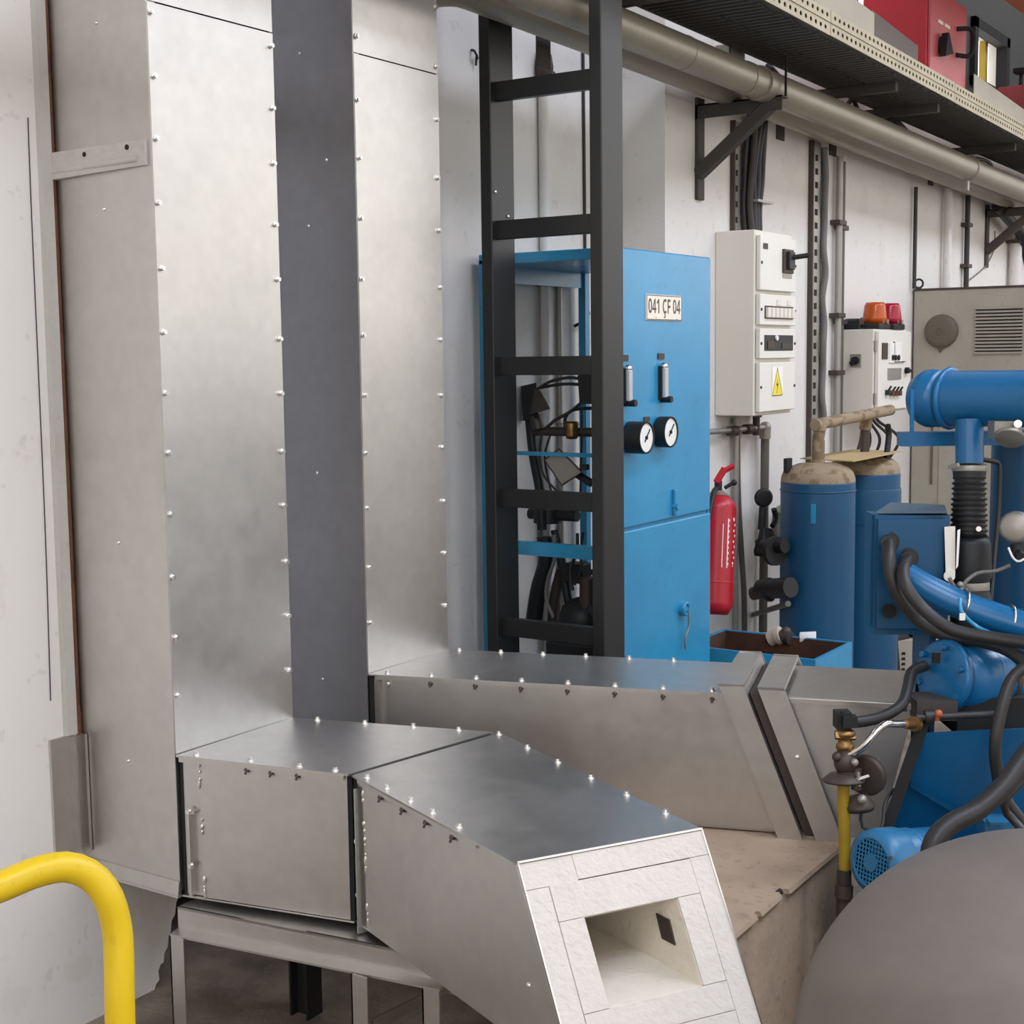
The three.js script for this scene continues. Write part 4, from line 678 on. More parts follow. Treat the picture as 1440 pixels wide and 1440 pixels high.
// ------------------------------------------------------------------ pipes and brackets along the wall
{
  const t = thing('steel_pipe', 'pale tan steel pipe running along the wall on brackets, in front of a second one', 'pipe', [6, 2.65, 0.5]);
  const py = (x) => 2.715 - 0.0135 * (x - 2.5), pt = (x) => [x, py(x), 0.5];
  part('pipe_run', [cyl(pt(0.5), pt(5.19), 0.058, 0.058, 32), cyl(pt(5.19), pt(11), 0.062, 0.062, 32)], M.pipeTan, t);
  for (const [u, v, r] of [[5.06, 5.1, 0.061], [5.185, 5.2, 0.066], [4.55, 4.565, 0.0595]]) part('pipe_collar', cyl(pt(u), pt(v), r, r, 32), M.pipeTan, t);
  part('pipe_clip', [ring(pt(8.0), [1, 0, 0], 0.064, 0.006), rbox(7.985, 8.015, py(8) - 0.12, py(8) - 0.06, 0.49, 0.51, 0.003)], M.zinc, t);
  const u = thing('steel_pipe', 'second tan steel pipe close to the wall, shaded by the one in front', 'pipe', [6, 2.66, 0.3]);
  const a = [4.499, 2.642, 0.335], b = [9.91, 2.539, 0.335], r = 0.064;
  part('pipe_run', cyl([3.5, a[1] + r + 0.015, 0.335], [11, b[1] + r - 0.01, 0.335], r, r, 32), M.pipeTan, u);
  part('elbow', tube([[3.53, a[1] + r + 0.015, 0.335], [3.46, a[1] + r + 0.015, 0.325], [3.43, a[1] + r + 0.015, 0.28], [3.42, a[1] + r + 0.015, 0.2], [3.42, a[1] + r + 0.015, 0.004]], r, 28), M.pipeTan, u);
}
function bracket(label, x, yTop, zEnd) {
  const t = thing('wall_bracket', label, 'bracket', [x, yTop - 0.4, 0.2]);
  part('wall_plate', [rbox(x - 0.03, x + 0.03, yTop - 0.37, yTop + 0.03, 0.195, 0.215, 0.003)], M.bracket, t);
  part('arm', [box(x - 0.03, x + 0.03, yTop - 0.006, yTop, 0.2, zEnd), box(x - 0.03, x - 0.024, yTop - 0.055, yTop, 0.2, zEnd)], M.bracket, t);
  part('brace', bar([x - 0.01, yTop - 0.27, 0.205], [x - 0.01, yTop - 0.01, zEnd - 0.03], 0.05, 0.05), M.bracket, t);
}
bracket('dark triangular steel bracket carrying the pipes above the electrical panel', 5.29, 2.637, 0.57);
bracket('dark triangular steel bracket carrying the pipes near the far right edge', 9.5, 2.555, 0.56);
{
  const t = thing('hanger_rod', 'thin black square-bent hanger rod between bracket and cable tray', 'hanger', [5.29, 2.64, 0.55]);
  part('rod', [bar([5.285, 2.635, 0.575], [5.285, 2.79, 0.575], 0.008, 0.008), bar([5.285, 2.79, 0.575], [5.0, 2.79, 0.585], 0.008, 0.008)], M.gap, t);
}

// ------------------------------------------------------------------ cable tray
const zi = (x) => 0.459 - 0.0201 * (x - 4.2), zo = (x) => 0.836 - 0.0262 * (x - 4.48);
{
  const t = thing('cable_tray', 'wide perforated cable tray running along the wall above the pipes', 'cable tray', [6.5, 2.8, 0.6]);
  const xa = 3.87, xb = 11;
  part('tray_bottom', hexa([[xa, 2.8, zi(xa)], [xb, 2.8, zi(xb)], [xb, 2.8, zo(xb)], [xa, 2.8, zo(xa)], [xa, 2.803, zi(xa)], [xb, 2.803, zi(xb)], [xb, 2.803, zo(xb)], [xa, 2.803, zo(xa)]]), M.tray, t);
  const ribs = [];
  for (let x = 3.9; x < 9.5; x += 0.045) for (let k = 0; k < 2; k++) { const z0 = zi(x) + 0.02 + k * 0.17, z1 = z0 + 0.15 + 0.02 * rnd(); ribs.push(hexa([[x, 2.793, z0], [x + 0.018, 2.793, z0 + 0.006], [x + 0.022, 2.793, z1 + 0.006], [x + 0.004, 2.793, z1], [x - 0.004, 2.801, z0], [x + 0.026, 2.801, z0], [x + 0.028, 2.801, z1], [x, 2.801, z1]])); }
  part('pressed_rib', ribs, M.tray, t); t.children.at(-1).userData.kind = 'stuff';
  const joints = [3.87, 5.105, 6.8, 8.5, 10.2];
  for (let i = 0; i < 4; i++) {
    const x0 = joints[i] + 0.003, x1 = joints[i + 1] - 0.003, s = new THREE.Shape([[0, 0], [x1 - x0, 0], [x1 - x0, 0.088], [0, 0.088]].map((q) => new THREE.Vector2(...q)));
    const pitch = 0.05, slot = (x, y, w, h) => { const p = new THREE.Path(); for (let k = 0; k < 8; k++) { const a = -k * Math.PI / 4; p[k ? 'lineTo' : 'moveTo'](x + w * Math.cos(a), y + h * Math.sin(a)); } p.closePath(); s.holes.push(p); };
    if (i < 3) for (let x = 0.03; x < x1 - x0 - 0.03; x += pitch) { slot(x, 0.022, 0.0125, 0.0085); slot(x + 0.016, 0.068, 0.0125, 0.0085); }
    const g = new THREE.ExtrudeGeometry(s, { depth: 0.003, bevelEnabled: false }), ang = Math.atan2(zo(x1) - zo(x0), x1 - x0);
    g.rotateY(-ang).translate(x0, 2.798 + (i % 2) * 0.001, zo(x0));
    part('side_rail', [g, hexa([[x0, 2.842, zo(x0) + 0.003], [x1, 2.842, zo(x1) + 0.003], [x1, 2.842, zo(x1) + 0.007], [x0, 2.842, zo(x0) + 0.007], [x0, 2.847, zo(x0) + 0.003], [x1, 2.847, zo(x1) + 0.003], [x1, 2.846, zo(x1) + 0.006], [x0, 2.846, zo(x0) + 0.006]])], M.rim, t);
  }
  part('side_rail', hexa([[xa, 2.8, zi(xa)], [xb, 2.8, zi(xb)], [xb, 2.8, zi(xb) - 0.003], [xa, 2.8, zi(xa) - 0.003], [xa, 2.88, zi(xa)], [xb, 2.88, zi(xb)], [xb, 2.88, zi(xb) - 0.003], [xa, 2.88, zi(xa) - 0.003]]), M.tray, t);
  for (const x of [[6.094, 2.78, 0.516][0], [6.739, 2.78, 0.562][0], [8.287, 2.78, 0.572][0], 4.1]) part('cantilever_arm', [box(x, x + 0.035, 2.755, 2.796, 0.2, zo(x) - 0.06), box(x - 0.02, x + 0.06, 2.6, 2.796, 0.2, 0.208)], M.bracket, t);
  part('rail_hole_shade', hexa([[xa, 2.803, zo(xa) - 0.012], [xb, 2.803, zo(xb) - 0.012], [xb, 2.803, zo(xb) - 0.01], [xa, 2.803, zo(xa) - 0.01], [xa, 2.88, zo(xa) - 0.012], [xb, 2.88, zo(xb) - 0.012], [xb, 2.88, zo(xb) - 0.01], [xa, 2.88, zo(xa) - 0.01]]), M.gap, t);  // added dark strip that paints the shade seen through the rail holes
  // loose cover plates standing on the front rail
  part('cover_plate', hexa([[4.95, 2.885, zo(4.95) - 0.006], [5.62, 2.885, zo(5.62) - 0.006], [5.62, 2.885, zo(5.62) - 0.002], [4.95, 2.885, zo(4.95) - 0.002], [4.95, 3.0, zo(4.95) - 0.006], [5.62, 2.975, zo(5.62) - 0.006], [5.62, 2.975, zo(5.62) - 0.002], [4.95, 3.0, zo(4.95) - 0.002]]), M.pipeTan, t, 'grey-tan cover plate');
  part('cover_plate', hexa([[5.66, 2.86, zo(5.66) - 0.03], [6.3, 2.86, zo(6.3) - 0.03], [6.3, 2.86, zo(6.3) - 0.026], [5.66, 2.86, zo(5.66) - 0.026], [5.66, 3.0, zo(5.66) - 0.03], [6.3, 2.97, zo(6.3) - 0.03], [6.3, 2.97, zo(6.3) - 0.026], [5.66, 3.0, zo(5.66) - 0.026]]), M.iron, t);
  part('cover_plate', hexa([[7.16, 2.885, zo(7.16) - 0.006], [8.3, 2.885, zo(8.3) - 0.006], [8.3, 2.885, zo(8.3) - 0.002], [7.16, 2.885, zo(7.16) - 0.002], [7.16, 2.985, zo(7.16) - 0.006], [8.3, 2.96, zo(8.3) - 0.006], [8.3, 2.96, zo(8.3) - 0.002], [7.16, 2.985, zo(7.16) - 0.002]]), M.pipeTan, t);
}
{ // red boxes on the tray
  const x0 = 6.556, x1 = 7.12, y0 = 2.806, y1 = 3.29, z0 = 0.42, z1 = 0.72;
  const t = thing('switch_box', 'big red switch box with black knob and handle standing on the cable tray', 'switch box', [6.84, y0, 0.57]);
  part('box_body', rbox(x0, x1, y0, y1, z0, z1, 0.006), M.red, t);
  const d = part('door', rbox(x0 + 0.004, x1 - 0.002, y0 + 0.004, y1 - 0.004, z1 + 0.001, z1 + 0.014, 0.004), M.redBox, t);
  const k = [6.713, 3.046, 0.735], h0 = [7.02, 3.164, 0.735], h1 = [7.006, 3.043, 0.735], zk = z1 + 0.014;
  part('knob', [cyl([k[0], k[1], zk], [k[0], k[1], zk + 0.02], 0.04), hexa([[k[0] - 0.05, k[1] - 0.06, zk + 0.01], [k[0] + 0.07, k[1] - 0.03, zk + 0.01], [k[0] + 0.07, k[1] - 0.03, zk + 0.04], [k[0] - 0.05, k[1] - 0.06, zk + 0.04], [k[0] - 0.02, k[1] + 0.05, zk + 0.01], [k[0], k[1] + 0.05, zk + 0.01], [k[0], k[1] + 0.05, zk + 0.04], [k[0] - 0.02, k[1] + 0.05, zk + 0.04]])], M.gap, d);
  part('handle', tube([[h0[0] - 0.06, h0[1], zk], [h0[0], h0[1], zk + 0.05], [h0[0] + 0.01, (h0[1] + h1[1]) / 2, zk + 0.06], [h1[0], h1[1], zk + 0.05], [h1[0] - 0.05, h1[1], zk]], 0.011), M.gap, d);
  { const a = [6.663, 3.154, 0.735], b = [6.839, 3.138, 0.735]; part('tag', [box(a[0], a[0] + 0.07, b[1], a[1], zk, zk + 0.004), box(a[0] + 0.1, b[0], b[1], a[1], zk, zk + 0.004)], M.cream, d); }
  const q = [8.946, 3.222, 0.5], u = thing('switch_box', 'small red box with a black stub on top, far along the cable tray', 'switch box', [8.6, 2.81, 0.5]);
  part('box_body', rbox(q[0], q[0] + 0.42, 2.806, q[1], 0.4, 0.62, 0.006), M.redBox, u);
  part('stub', [cyl([q[0] + 0.14, q[1], 0.5], [q[0] + 0.14, q[1] + 0.12, 0.5], 0.012), rbox(q[0] + 0.1, q[0] + 0.18, q[1] + 0.09, q[1] + 0.12, 0.46, 0.54, 0.005)], M.gap, u);
}
single('crane_beam', 'orange painted crane beam above the red switch box', 'beam', [box(6.0, 13.9, 3.275, 3.295, 0.94, 1.12), box(6.0, 13.9, 3.295, 3.5, 1.02, 1.04), box(6.0, 13.9, 3.5, 3.52, 0.94, 1.12)], M.orangeBeam);
{ // cables between tray and pipes
  const arcs = [[[6.512, 2.738, 0.3], [6.531, 2.803, 0.32], [6.589, 2.789, 0.34], [6.75, 2.747, 0.32]], [[6.731, 2.821, 0.28], [6.762, 2.857, 0.3], [6.852, 2.802, 0.3], [6.934, 2.758, 0.3]], [[7.162, 2.78, 0.3], [7.252, 2.831, 0.32], [7.409, 2.808, 0.32], [7.756, 2.748, 0.3]], [[8.58, 2.719, 0.3], [8.569, 2.761, 0.36], [8.931, 2.783, 0.36], [9.357, 2.726, 0.3]], [[5.828, 2.879, 0.26], [5.834, 2.86, 0.28], [5.92, 2.832, 0.28], [5.999, 2.801, 0.26]]];
  const tell = ['two-humped black cable loop above the pipes, right of the hanger rod', 'black cable loop crossing the gap left of the tray arm', 'thick black cable sagging between tray and pipes at mid span', 'wide black cable arch above the pipe near the far bracket', 'black cable stub with a pale end over the pipe joint'];
  arcs.forEach((p, i) => single('tray_cable', tell[i], 'cable', tube(p, i === 2 ? 0.02 : 0.011, 8), M.cable));
  const j = thing('junction_box', 'small grey junction box wedged between tray and pale pipe', 'junction box', [5.233, 2.773, 0.36]);
  { const a = [5.15, 2.754, 0.36], b = [5.292, 2.842, 0.36]; part('box_body', rbox(a[0], b[0], a[1] - 0.02, b[1] - 0.01, 0.34, 0.4, 0.004), M.galv, j); part('box_lid', rbox(a[0] + 0.01, b[0] - 0.01, a[1] - 0.01, b[1] - 0.02, 0.4, 0.406, 0.002), M.zinc, j); part('spacer', rbox(b[0] + 0.09, b[0] + 0.2, a[1] - 0.07, b[1] - 0.05, 0.34, 0.38, 0.004), M.zinc, j); }
}

// ------------------------------------------------------------------ runs on the right wall
{
  const t = thing('cable_bundle', 'thick bundle of dark cables dropping into the top of the electrical panel', 'cables', [5.75, 2.15, 0.25]);
  for (let k = 0; k < 9; k++) {
    const x = 5.685 + (k % 5) * 0.034, z = 0.216 + Math.floor(k / 5) * 0.03, w = () => (rnd() - 0.5) * 0.03;
    part('cable', tube([[x + 0.03 + w(), 2.66, z + 0.02], [x + 0.02 + w(), 2.5, z + 0.01], [x + w(), 2.38, z + 0.008], [x + w(), 2.27, z + 0.004], [5.7 + (k % 5) * 0.025, 2.145, z + 0.01]], 0.014, 8), k % 4 === 1 ? M.bracket : M.cable, t);
  }
  part('cable_tie', [box(5.69, 5.86, 2.29, 2.3, 0.205, 0.285)], M.zinc, t);
  const s = thing('slotted_strut', 'narrow slotted strut beside the dark cable bundle, above the panel', 'strut', [5.67, 2.15, 0.2]);
  part('strut_web', box(5.6, 5.66, 2.155, 2.62, 0.2, 0.212), M.galv, s);
  part('strut_edge', box(5.592, 5.602, 2.155, 2.62, 0.2, 0.222), M.iron, s);
  for (let k = 0; k < 6; k++) part('slot', box(5.618, 5.642, 2.2 + k * 0.065, 2.225 + k * 0.065, 0.211, 0.2135), M.gap, s);
}
{
  const t = thing('slotted_strut', 'long slotted steel strut on the wall between panel and control box', 'strut', [6.52, 1.05, 0.2]);
  part('strut_web', box(6.47, 6.575, 1.05, 2.64, 0.2, 0.216), M.galv, t);
  part('strut_edge', box(6.46, 6.472, 1.05, 2.64, 0.2, 0.225), M.iron, t);
  for (let k = 0; k < 24; k++) part('slot', rbox(6.505, 6.54, 1.1 + k * 0.063, 1.13 + k * 0.063, 0.212, 0.2175, 0.002), M.gap, t);
  const pts = []; for (let k = 0; k < 14; k++) pts.push([6.6 + (k % 2 ? 0.012 : -0.006), 2.62 - k * 0.118, 0.222 + (k % 3) * 0.004]);
  single('strut_cable', 'wavy grey flat cable tied along the long slotted strut', 'cable', [...tube(pts, 0.017, 8), ...tube(pts.map((q) => [q[0] + 0.03, q[1], q[2] - 0.008]), 0.014, 8)], M.cableGrey);
}
{
  const run = (label, x, y0, y1, r, mat, clips, z = 0.2) => {
    const t = thing('wall_conduit', label, 'conduit', [x, y0, z]);
    part('conduit_tube', cyl([x, y0, z + r + 0.012], [x, y1, z + r + 0.012], r, r, 16), mat, t);
    for (const y of clips) part('saddle_clip', [rbox(x - r - 0.03, x + r + 0.03, y - 0.012, y + 0.012, z, z + 2 * r + 0.018, 0.003)], M.iron, t);
  };
  run('pale grey conduit left of the control box, nearest to the slotted strut', 6.79, 1.0, 2.6, 0.017, M.galv, [1.55, 1.83, 2.28]);
  run('dark conduit left of the control box, beside the pale one', 6.852, 1.0, 2.58, 0.012, M.pipeDark, [1.8, 2.26]);
  run('thin black vertical cable pipe at the left edge of the big beige cabinet', 7.985, 2.0, 2.56, 0.011, M.cable, []);
  run('wide white-painted conduit above the big beige cabinet', 8.55, 2.0, 2.6, 0.024, M.plaster, []);
  run('black conduit with two clamps above the big beige cabinet', 8.98, 2.0, 2.6, 0.016, M.cable, [2.17, 2.42]);
  run('white-painted stub conduit at the far right above the beige cabinet', 10.05, 2.0, 2.5, 0.04, M.plaster, [2.38]);
  single('loose_wire', 'thin wire drooping from the pipes beside the far bracket', 'wire', tube([[9.034, 2.069, 0.21], [9.457, 2.188, 0.21], [9.667, 2.313, 0.21], [9.674, 2.429, 0.21]], 0.004, 6), M.cableGrey);
  single('black_hose', 'thick black hose slanting down past the far pipe bracket', 'hose', tube([[9.372, 2.56, 0.3], [9.653, 2.5, 0.3], [9.989, 2.42, 0.3], [10.244, 2.195, 0.3], [10.354, 1.906, 0.3]], 0.035, 10), M.rubber);
}
{ // pipework below the electrical panel
  const t = thing('gas_pipework', 'thin grey wall pipe with fittings below the electrical panel', 'pipe', [5.6, 0.3, 0.24]);
  const z = 0.24, a = [5.334, 1.332, 0.24], b = [5.614, 1.324, 0.24], c = [5.808, 1.323, 0.24], d = [5.885, 1.323, 0.24], e = [5.845, 0.404, 0.24];
  part('cross_pipe', [cyl([a[0] - 0.3, a[1] + 0.005, z], d, 0.012, 0.012, 14)], M.galv, t);
  part('down_pipe', [cyl(d, [d[0] - 0.01, e[1], z], 0.019, 0.019, 16)], M.pipeDark, t);
  part('elbow', [ball(d, 0.026), cyl(add(d, [0, -0.05, 0]), d, 0.025)], M.zinc, t);
  part('fitting', [cyl(add(b, [-0.1, 0, 0]), add(b, [-0.04, 0, 0]), 0.024, 0.024, 6), cyl(add(b, [0.06, 0, 0]), add(b, [0.12, 0, 0]), 0.024, 0.024, 6), cyl(add(c, [-0.02, -0.03, 0]), add(c, [-0.02, 0.05, 0]), 0.016)], M.iron, t);
  part('valve_tap', [bar(add(c, [-0.05, 0.05, 0]), add(c, [0.03, 0.055, 0]), 0.016, 0.01)], M.black, t);
  const u = thing('wall_conduit', 'straight grey conduit dropping from the panel bottom, left of a curved one', 'conduit', [5.62, 0.3, 0.22]);
  part('conduit_tube', cyl([5.61, 1.382, 0.225], [5.613, 0.426, 0.225], 0.012, 0.012, 14), M.galv, u);
  part('locknut', cyl([5.61, 1.351, 0.225], [5.61, 1.375, 0.225], 0.02, 0.02, 6), M.zinc, u);
  single('curved_conduit', 'grey cable curving down from the panel bottom to the blue trough', 'conduit', tube([[5.625, 1.308, 0.225], [5.635, 1.062, 0.225], [5.668, 0.81, 0.225], [5.7, 0.617, 0.225], [5.71, 0.409, 0.225]], 0.013, 8), M.pipeDark);
}

// ------------------------------------------------------------------ blue pressure tanks
function tank(label, x, z, r, h, seams) {
  const t = thing('pressure_tank', label, 'tank', [x, 0, z]);
  part('tank_shell', lathe([[0, 0.04], [r * 0.9, 0.05], [r, 0.1], [r, h - 0.075], [r * 0.995, h - 0.07], [0, h - 0.07]], [x, 0, z], [x, 1, z], 44), M.blueDark, t);
  part('tank_dome', lathe([[r * 0.998, h - 0.078], [r * 0.985, h - 0.052], [r * 0.93, h - 0.03], [r * 0.8, h - 0.012], [r * 0.55, h + 0.002], [0.03, h + 0.008], [0, h + 0.008]], [x, 0, z], [x, 1, z], 44), M.rust, t, 'dusty brown dome');
  for (const y of seams) part('weld_seam', ring([x, y, z], [0, 1, 0], r, 0.0035, 44), M.blueDark, t);
  part('foot_ring', lathe([[r * 0.8, 0], [r * 0.86, 0], [r * 0.86, 0.06], [r * 0.8, 0.06]], [x, 0, z], [x, 1, z], 30), M.blueDark, t);
  return t;
}
{
  const a = [5.6, 0.6], b = [6.1, 0.62], h = 1.19;
  const t = tank('tall blue pressure tank with a dusty brown dome, nearer of the pair', a[0], a[1], 0.153, h, [1.085]);
  part('name_tag', [rbox(a[0] - 0.155, a[0] - 0.15, 0.96, 1.04, a[1] + 0.03, a[1] + 0.05, 0.002)], M.blue, t, 'scuffed pale blue patch');
  part('neck', cyl([a[0], h, a[1]], [a[0], h + 0.1, a[1]], 0.026), M.rust, t);
  part('lifting_lug', rbox(a[0] - 0.13, a[0] - 0.08, h - 0.03, h + 0.03, a[1] - 0.1, a[1] - 0.08, 0.004), M.black, t);
  const u = tank('tall blue pressure tank standing behind the first, a band round its shoulder', b[0], b[1], 0.155, h, [1.05]);
  part('shoulder_band', lathe([[0.155, 0.9], [0.16, 0.905], [0.16, 1.045], [0.155, 1.05]], [b[0], 0, b[1]], [b[0], 1, b[1]], 44), M.blueDark, u);
  part('neck', cyl([b[0], h, b[1]], [b[0], h + 0.12, b[1]], 0.02), M.iron, u);
  const p = thing('tank_header_pipe', 'rusty tan pipe arching over the two blue tanks', 'pipe', [5.85, h, 0.6]);
  part('riser', cyl([a[0], h + 0.09, a[1]], [a[0], h + 0.165, a[1]], 0.022), M.rust, p);
  part('cross_pipe', cyl([a[0] - 0.04, h + 0.165, a[1]], [b[0] + 0.16, h + 0.2, b[1] + 0.06], 0.024), M.rust, p);
  part('union', [cyl([a[0], h + 0.14, a[1]], [a[0], h + 0.19, a[1]], 0.032), cyl([b[0], h + 0.12, b[1]], [b[0], h + 0.19, b[1] + 0.01], 0.026)], M.rust, p);
  const q = [6.103, 1.33, 0.72], e = [6.093, 1.162, 0.72];
  part('drop_hose', tube([q, add(q, [0.02, -0.04, 0]), add(e, [0.01, 0.05, 0]), e], 0.014), M.rubber, p);
  single('cardboard_sheet', 'flat tan cardboard sheet lying across the tank domes', 'cardboard', hexa([[5.7, h + 0.0115, 0.48], [6.22, h + 0.018, 0.52], [6.17, h + 0.02, 0.77], [5.63, h + 0.012, 0.74], [5.7, h + 0.0155, 0.48], [6.22, h + 0.022, 0.52], [6.17, h + 0.024, 0.77], [5.63, h + 0.016, 0.74]]), M.cardboard);
}
{ // valve set on the wall between panel and tanks
  const t = thing('valve_set', 'black wall valve set with a round handwheel left of the blue tanks', 'valve', [5.592, 0.8, 0.4]);
  const w = [5.736, 1.025, 0.3];
  part('handwheel', [lathe([[0, 0.008], [0.028, 0.008], [0.038, 0.004], [0.042, -0.003], [0.038, -0.008], [0, -0.008]], w, add(w, [-0.6, 0, 0.5]), 28)], M.rubber, t);
  part('spindle', cyl([5.729, 0.985, 0.3], [5.716, 0.887, 0.3], 0.018), M.black, t);
  part('valve_body', [lathe([[0, 0], [0.042, 0], [0.044, 0.02], [0.036, 0.05], [0.04, 0.06], [0.026, 0.075], [0.018, 0.12], [0, 0.125]], [5.694, 0.779, 0.32], add([5.694, 0.779, 0.32], [0, 1, 0]), 20), ball([5.739, 0.864, 0.32], 0.03)], M.black, t);
  part('flange', [cyl([5.422, 0.841, 0.476], [5.413, 0.843, 0.498], 0.06), cyl([5.451, 0.855, 0.425], [5.406, 0.867, 0.538], 0.028)], M.rubber, t);
  part('lever', tube([[5.761, 0.899, 0.33], [5.8, 0.927, 0.33], [5.776, 0.973, 0.33]], 0.012), M.black, t);
  const p = thing('flanged_pipe', 'dark flanged pipe running into the blue tank at knee height', 'pipe', [5.595, 0.65, 0.4]);
  part('pipe_run', cyl([5.427, 0.676, 0.424], [5.356, 0.708, 0.585], 0.042), M.black, p);
  part('flange', cyl([5.413, 0.68, 0.459], [5.412, 0.682, 0.475], 0.05), M.rubber, p);
  part('pipe_end', cyl([5.434, 0.654, 0.386], [5.42, 0.669, 0.434], 0.028), M.iron, p);
  single('drain_pipe', 'thin slanting grey drain pipe low beside the blue tank', 'pipe', cyl([5.853, 0.483, 0.205], [5.343, 0.642, 0.579], 0.012), M.pipeDark);
  single('wall_elbow', 'pale grey bent pipe stub behind the black flange', 'pipe', tube([[6.023, 0.768, 0.24], [6.02, 0.906, 0.24], [6.021, 0.936, 0.25], [5.942, 0.955, 0.3]], 0.022), M.galv);
}
{ // blue trough on the floor with scrap in it
  const x0 = 4.75, x1 = 5.12, z0 = 0.4, z1 = 0.93, h = 0.56, k = 0.012;
  const t = thing('steel_trough', 'open blue steel trough with a rusty brown inside', 'trough', [4.93, 0, 0.66]);
  part('wall_panel', box(x0, x1, 0.02, h, z0, z0 + k), M.blue, t); part('wall_panel', box(x0, x1, 0.02, h, z1 - k, z1), M.blue, t);
  part('wall_panel', box(x0, x0 + k, 0.02, h, z0 + k, z1 - k), M.blue, t); part('wall_panel', box(x1 - k, x1, 0.02, h, z0 + k, z1 - k), M.blue, t);
  part('inner_lining', [box(x0 + k, x1 - k, 0.02, h - 0.004, z0 + k, z0 + k + 0.003), box(x0 + k, x1 - k, 0.02, h - 0.004, z1 - k - 0.003, z1 - k), box(x0 + k, x0 + k + 0.003, 0.02, h - 0.004, z0 + k, z1 - k), box(x1 - k - 0.003, x1 - k, 0.02, h - 0.004, z0 + k, z1 - k)], M.brownIn, t);
  part('trough_floor', box(x0, x1, 0, 0.03, z0, z1), M.brownIn, t);
  const r = thing('pipe_fitting', 'pale dirty pipe fitting resting on the rim of the blue trough', 'fitting', [5.1, 0.55, 0.642]);
  part('collar', [cyl([5.11, 0.539, 0.602], [5.11, 0.556, 0.632], 0.03, 0.03, 18), cyl([5.11, 0.553, 0.632], [5.11, 0.561, 0.65], 0.036, 0.036, 18)], M.rag, r);
  part('body', [cyl([5.11, 0.555, 0.647], [5.1, 0.553, 0.692], 0.026), ball([5.11, 0.576, 0.667], 0.02)], M.iron, r);
  single('white_cup', 'small white plastic cup lying on the blue trough rim', 'cup', lathe([[0, 0], [0.022, 0], [0.03, 0.06], [0.028, 0.06], [0.02, 0.004], [0, 0.004]], [5.12, 0.555, 0.719], add([5.12, 0.555, 0.719], [0.3, -0.05, 0.6]), 20), M.white);
  single('dangling_wire', 'few loose pale wires hanging beside the blue trough corner', 'wire', [...tube([[5.13, 0.544, 0.715], [5.13, 0.504, 0.733], [5.13, 0.465, 0.762], [5.13, 0.413, 0.791]], 0.004, 6), ...tube([[5.13, 0.531, 0.721], [5.13, 0.475, 0.727], [5.13, 0.435, 0.745]], 0.004, 6)], M.cableGrey);
}

{ // low louvred unit and an added shadow block behind the tanks
  const t = thing('louvred_unit', 'low beige louvred unit on the floor below the terminal box', 'cabinet', [6.9, 0, 0.9]);
  const p = [6.669, 0.07, 0.598], q = [6.743, 0.258, 0.672], w = (v) => add(v, [0.3, 0, 0.1]);
  part('unit_body', hexa([[p[0], 0, p[2]], [q[0], 0, q[2]], w([q[0], 0, q[2]]), w([p[0], 0, p[2]]), [p[0], q[1], p[2]], q, w(q), w([p[0], q[1], p[2]])]), M.beige, t);
  for (let k = 0; k < 5; k++) part('slot', hexa([[...[6.678, 0.188, 0.597]], [...[6.697, 0.188, 0.626]], [...[6.692, 0.189, 0.627]], [...[6.673, 0.189, 0.598]], [...[6.679, 0.202, 0.596]], [...[6.698, 0.201, 0.625]], [...[6.693, 0.202, 0.626]], [...[6.674, 0.203, 0.598]]].map((v) => add(v, [0, -0.026 * k, 0]))), M.gap, t);
  single('shadow_block', 'black block added as the dark shadow behind the second blue tank', 'pump', [hexa([[...[6.525, 0.067, 0.472]], [...[6.617, 0.065, 0.612]], add([6.617, 0.065, 0.612], [0.2, 0, 0]), add([6.525, 0.067, 0.472], [0.2, 0, 0]), [...[6.547, 0.295, 0.461]], [...[6.634, 0.273, 0.596]], add([6.634, 0.273, 0.596], [0.2, 0, 0]), add([6.547, 0.295, 0.461], [0.2, 0, 0])])], M.black);  // added block; its black colour stands in for shadow
}
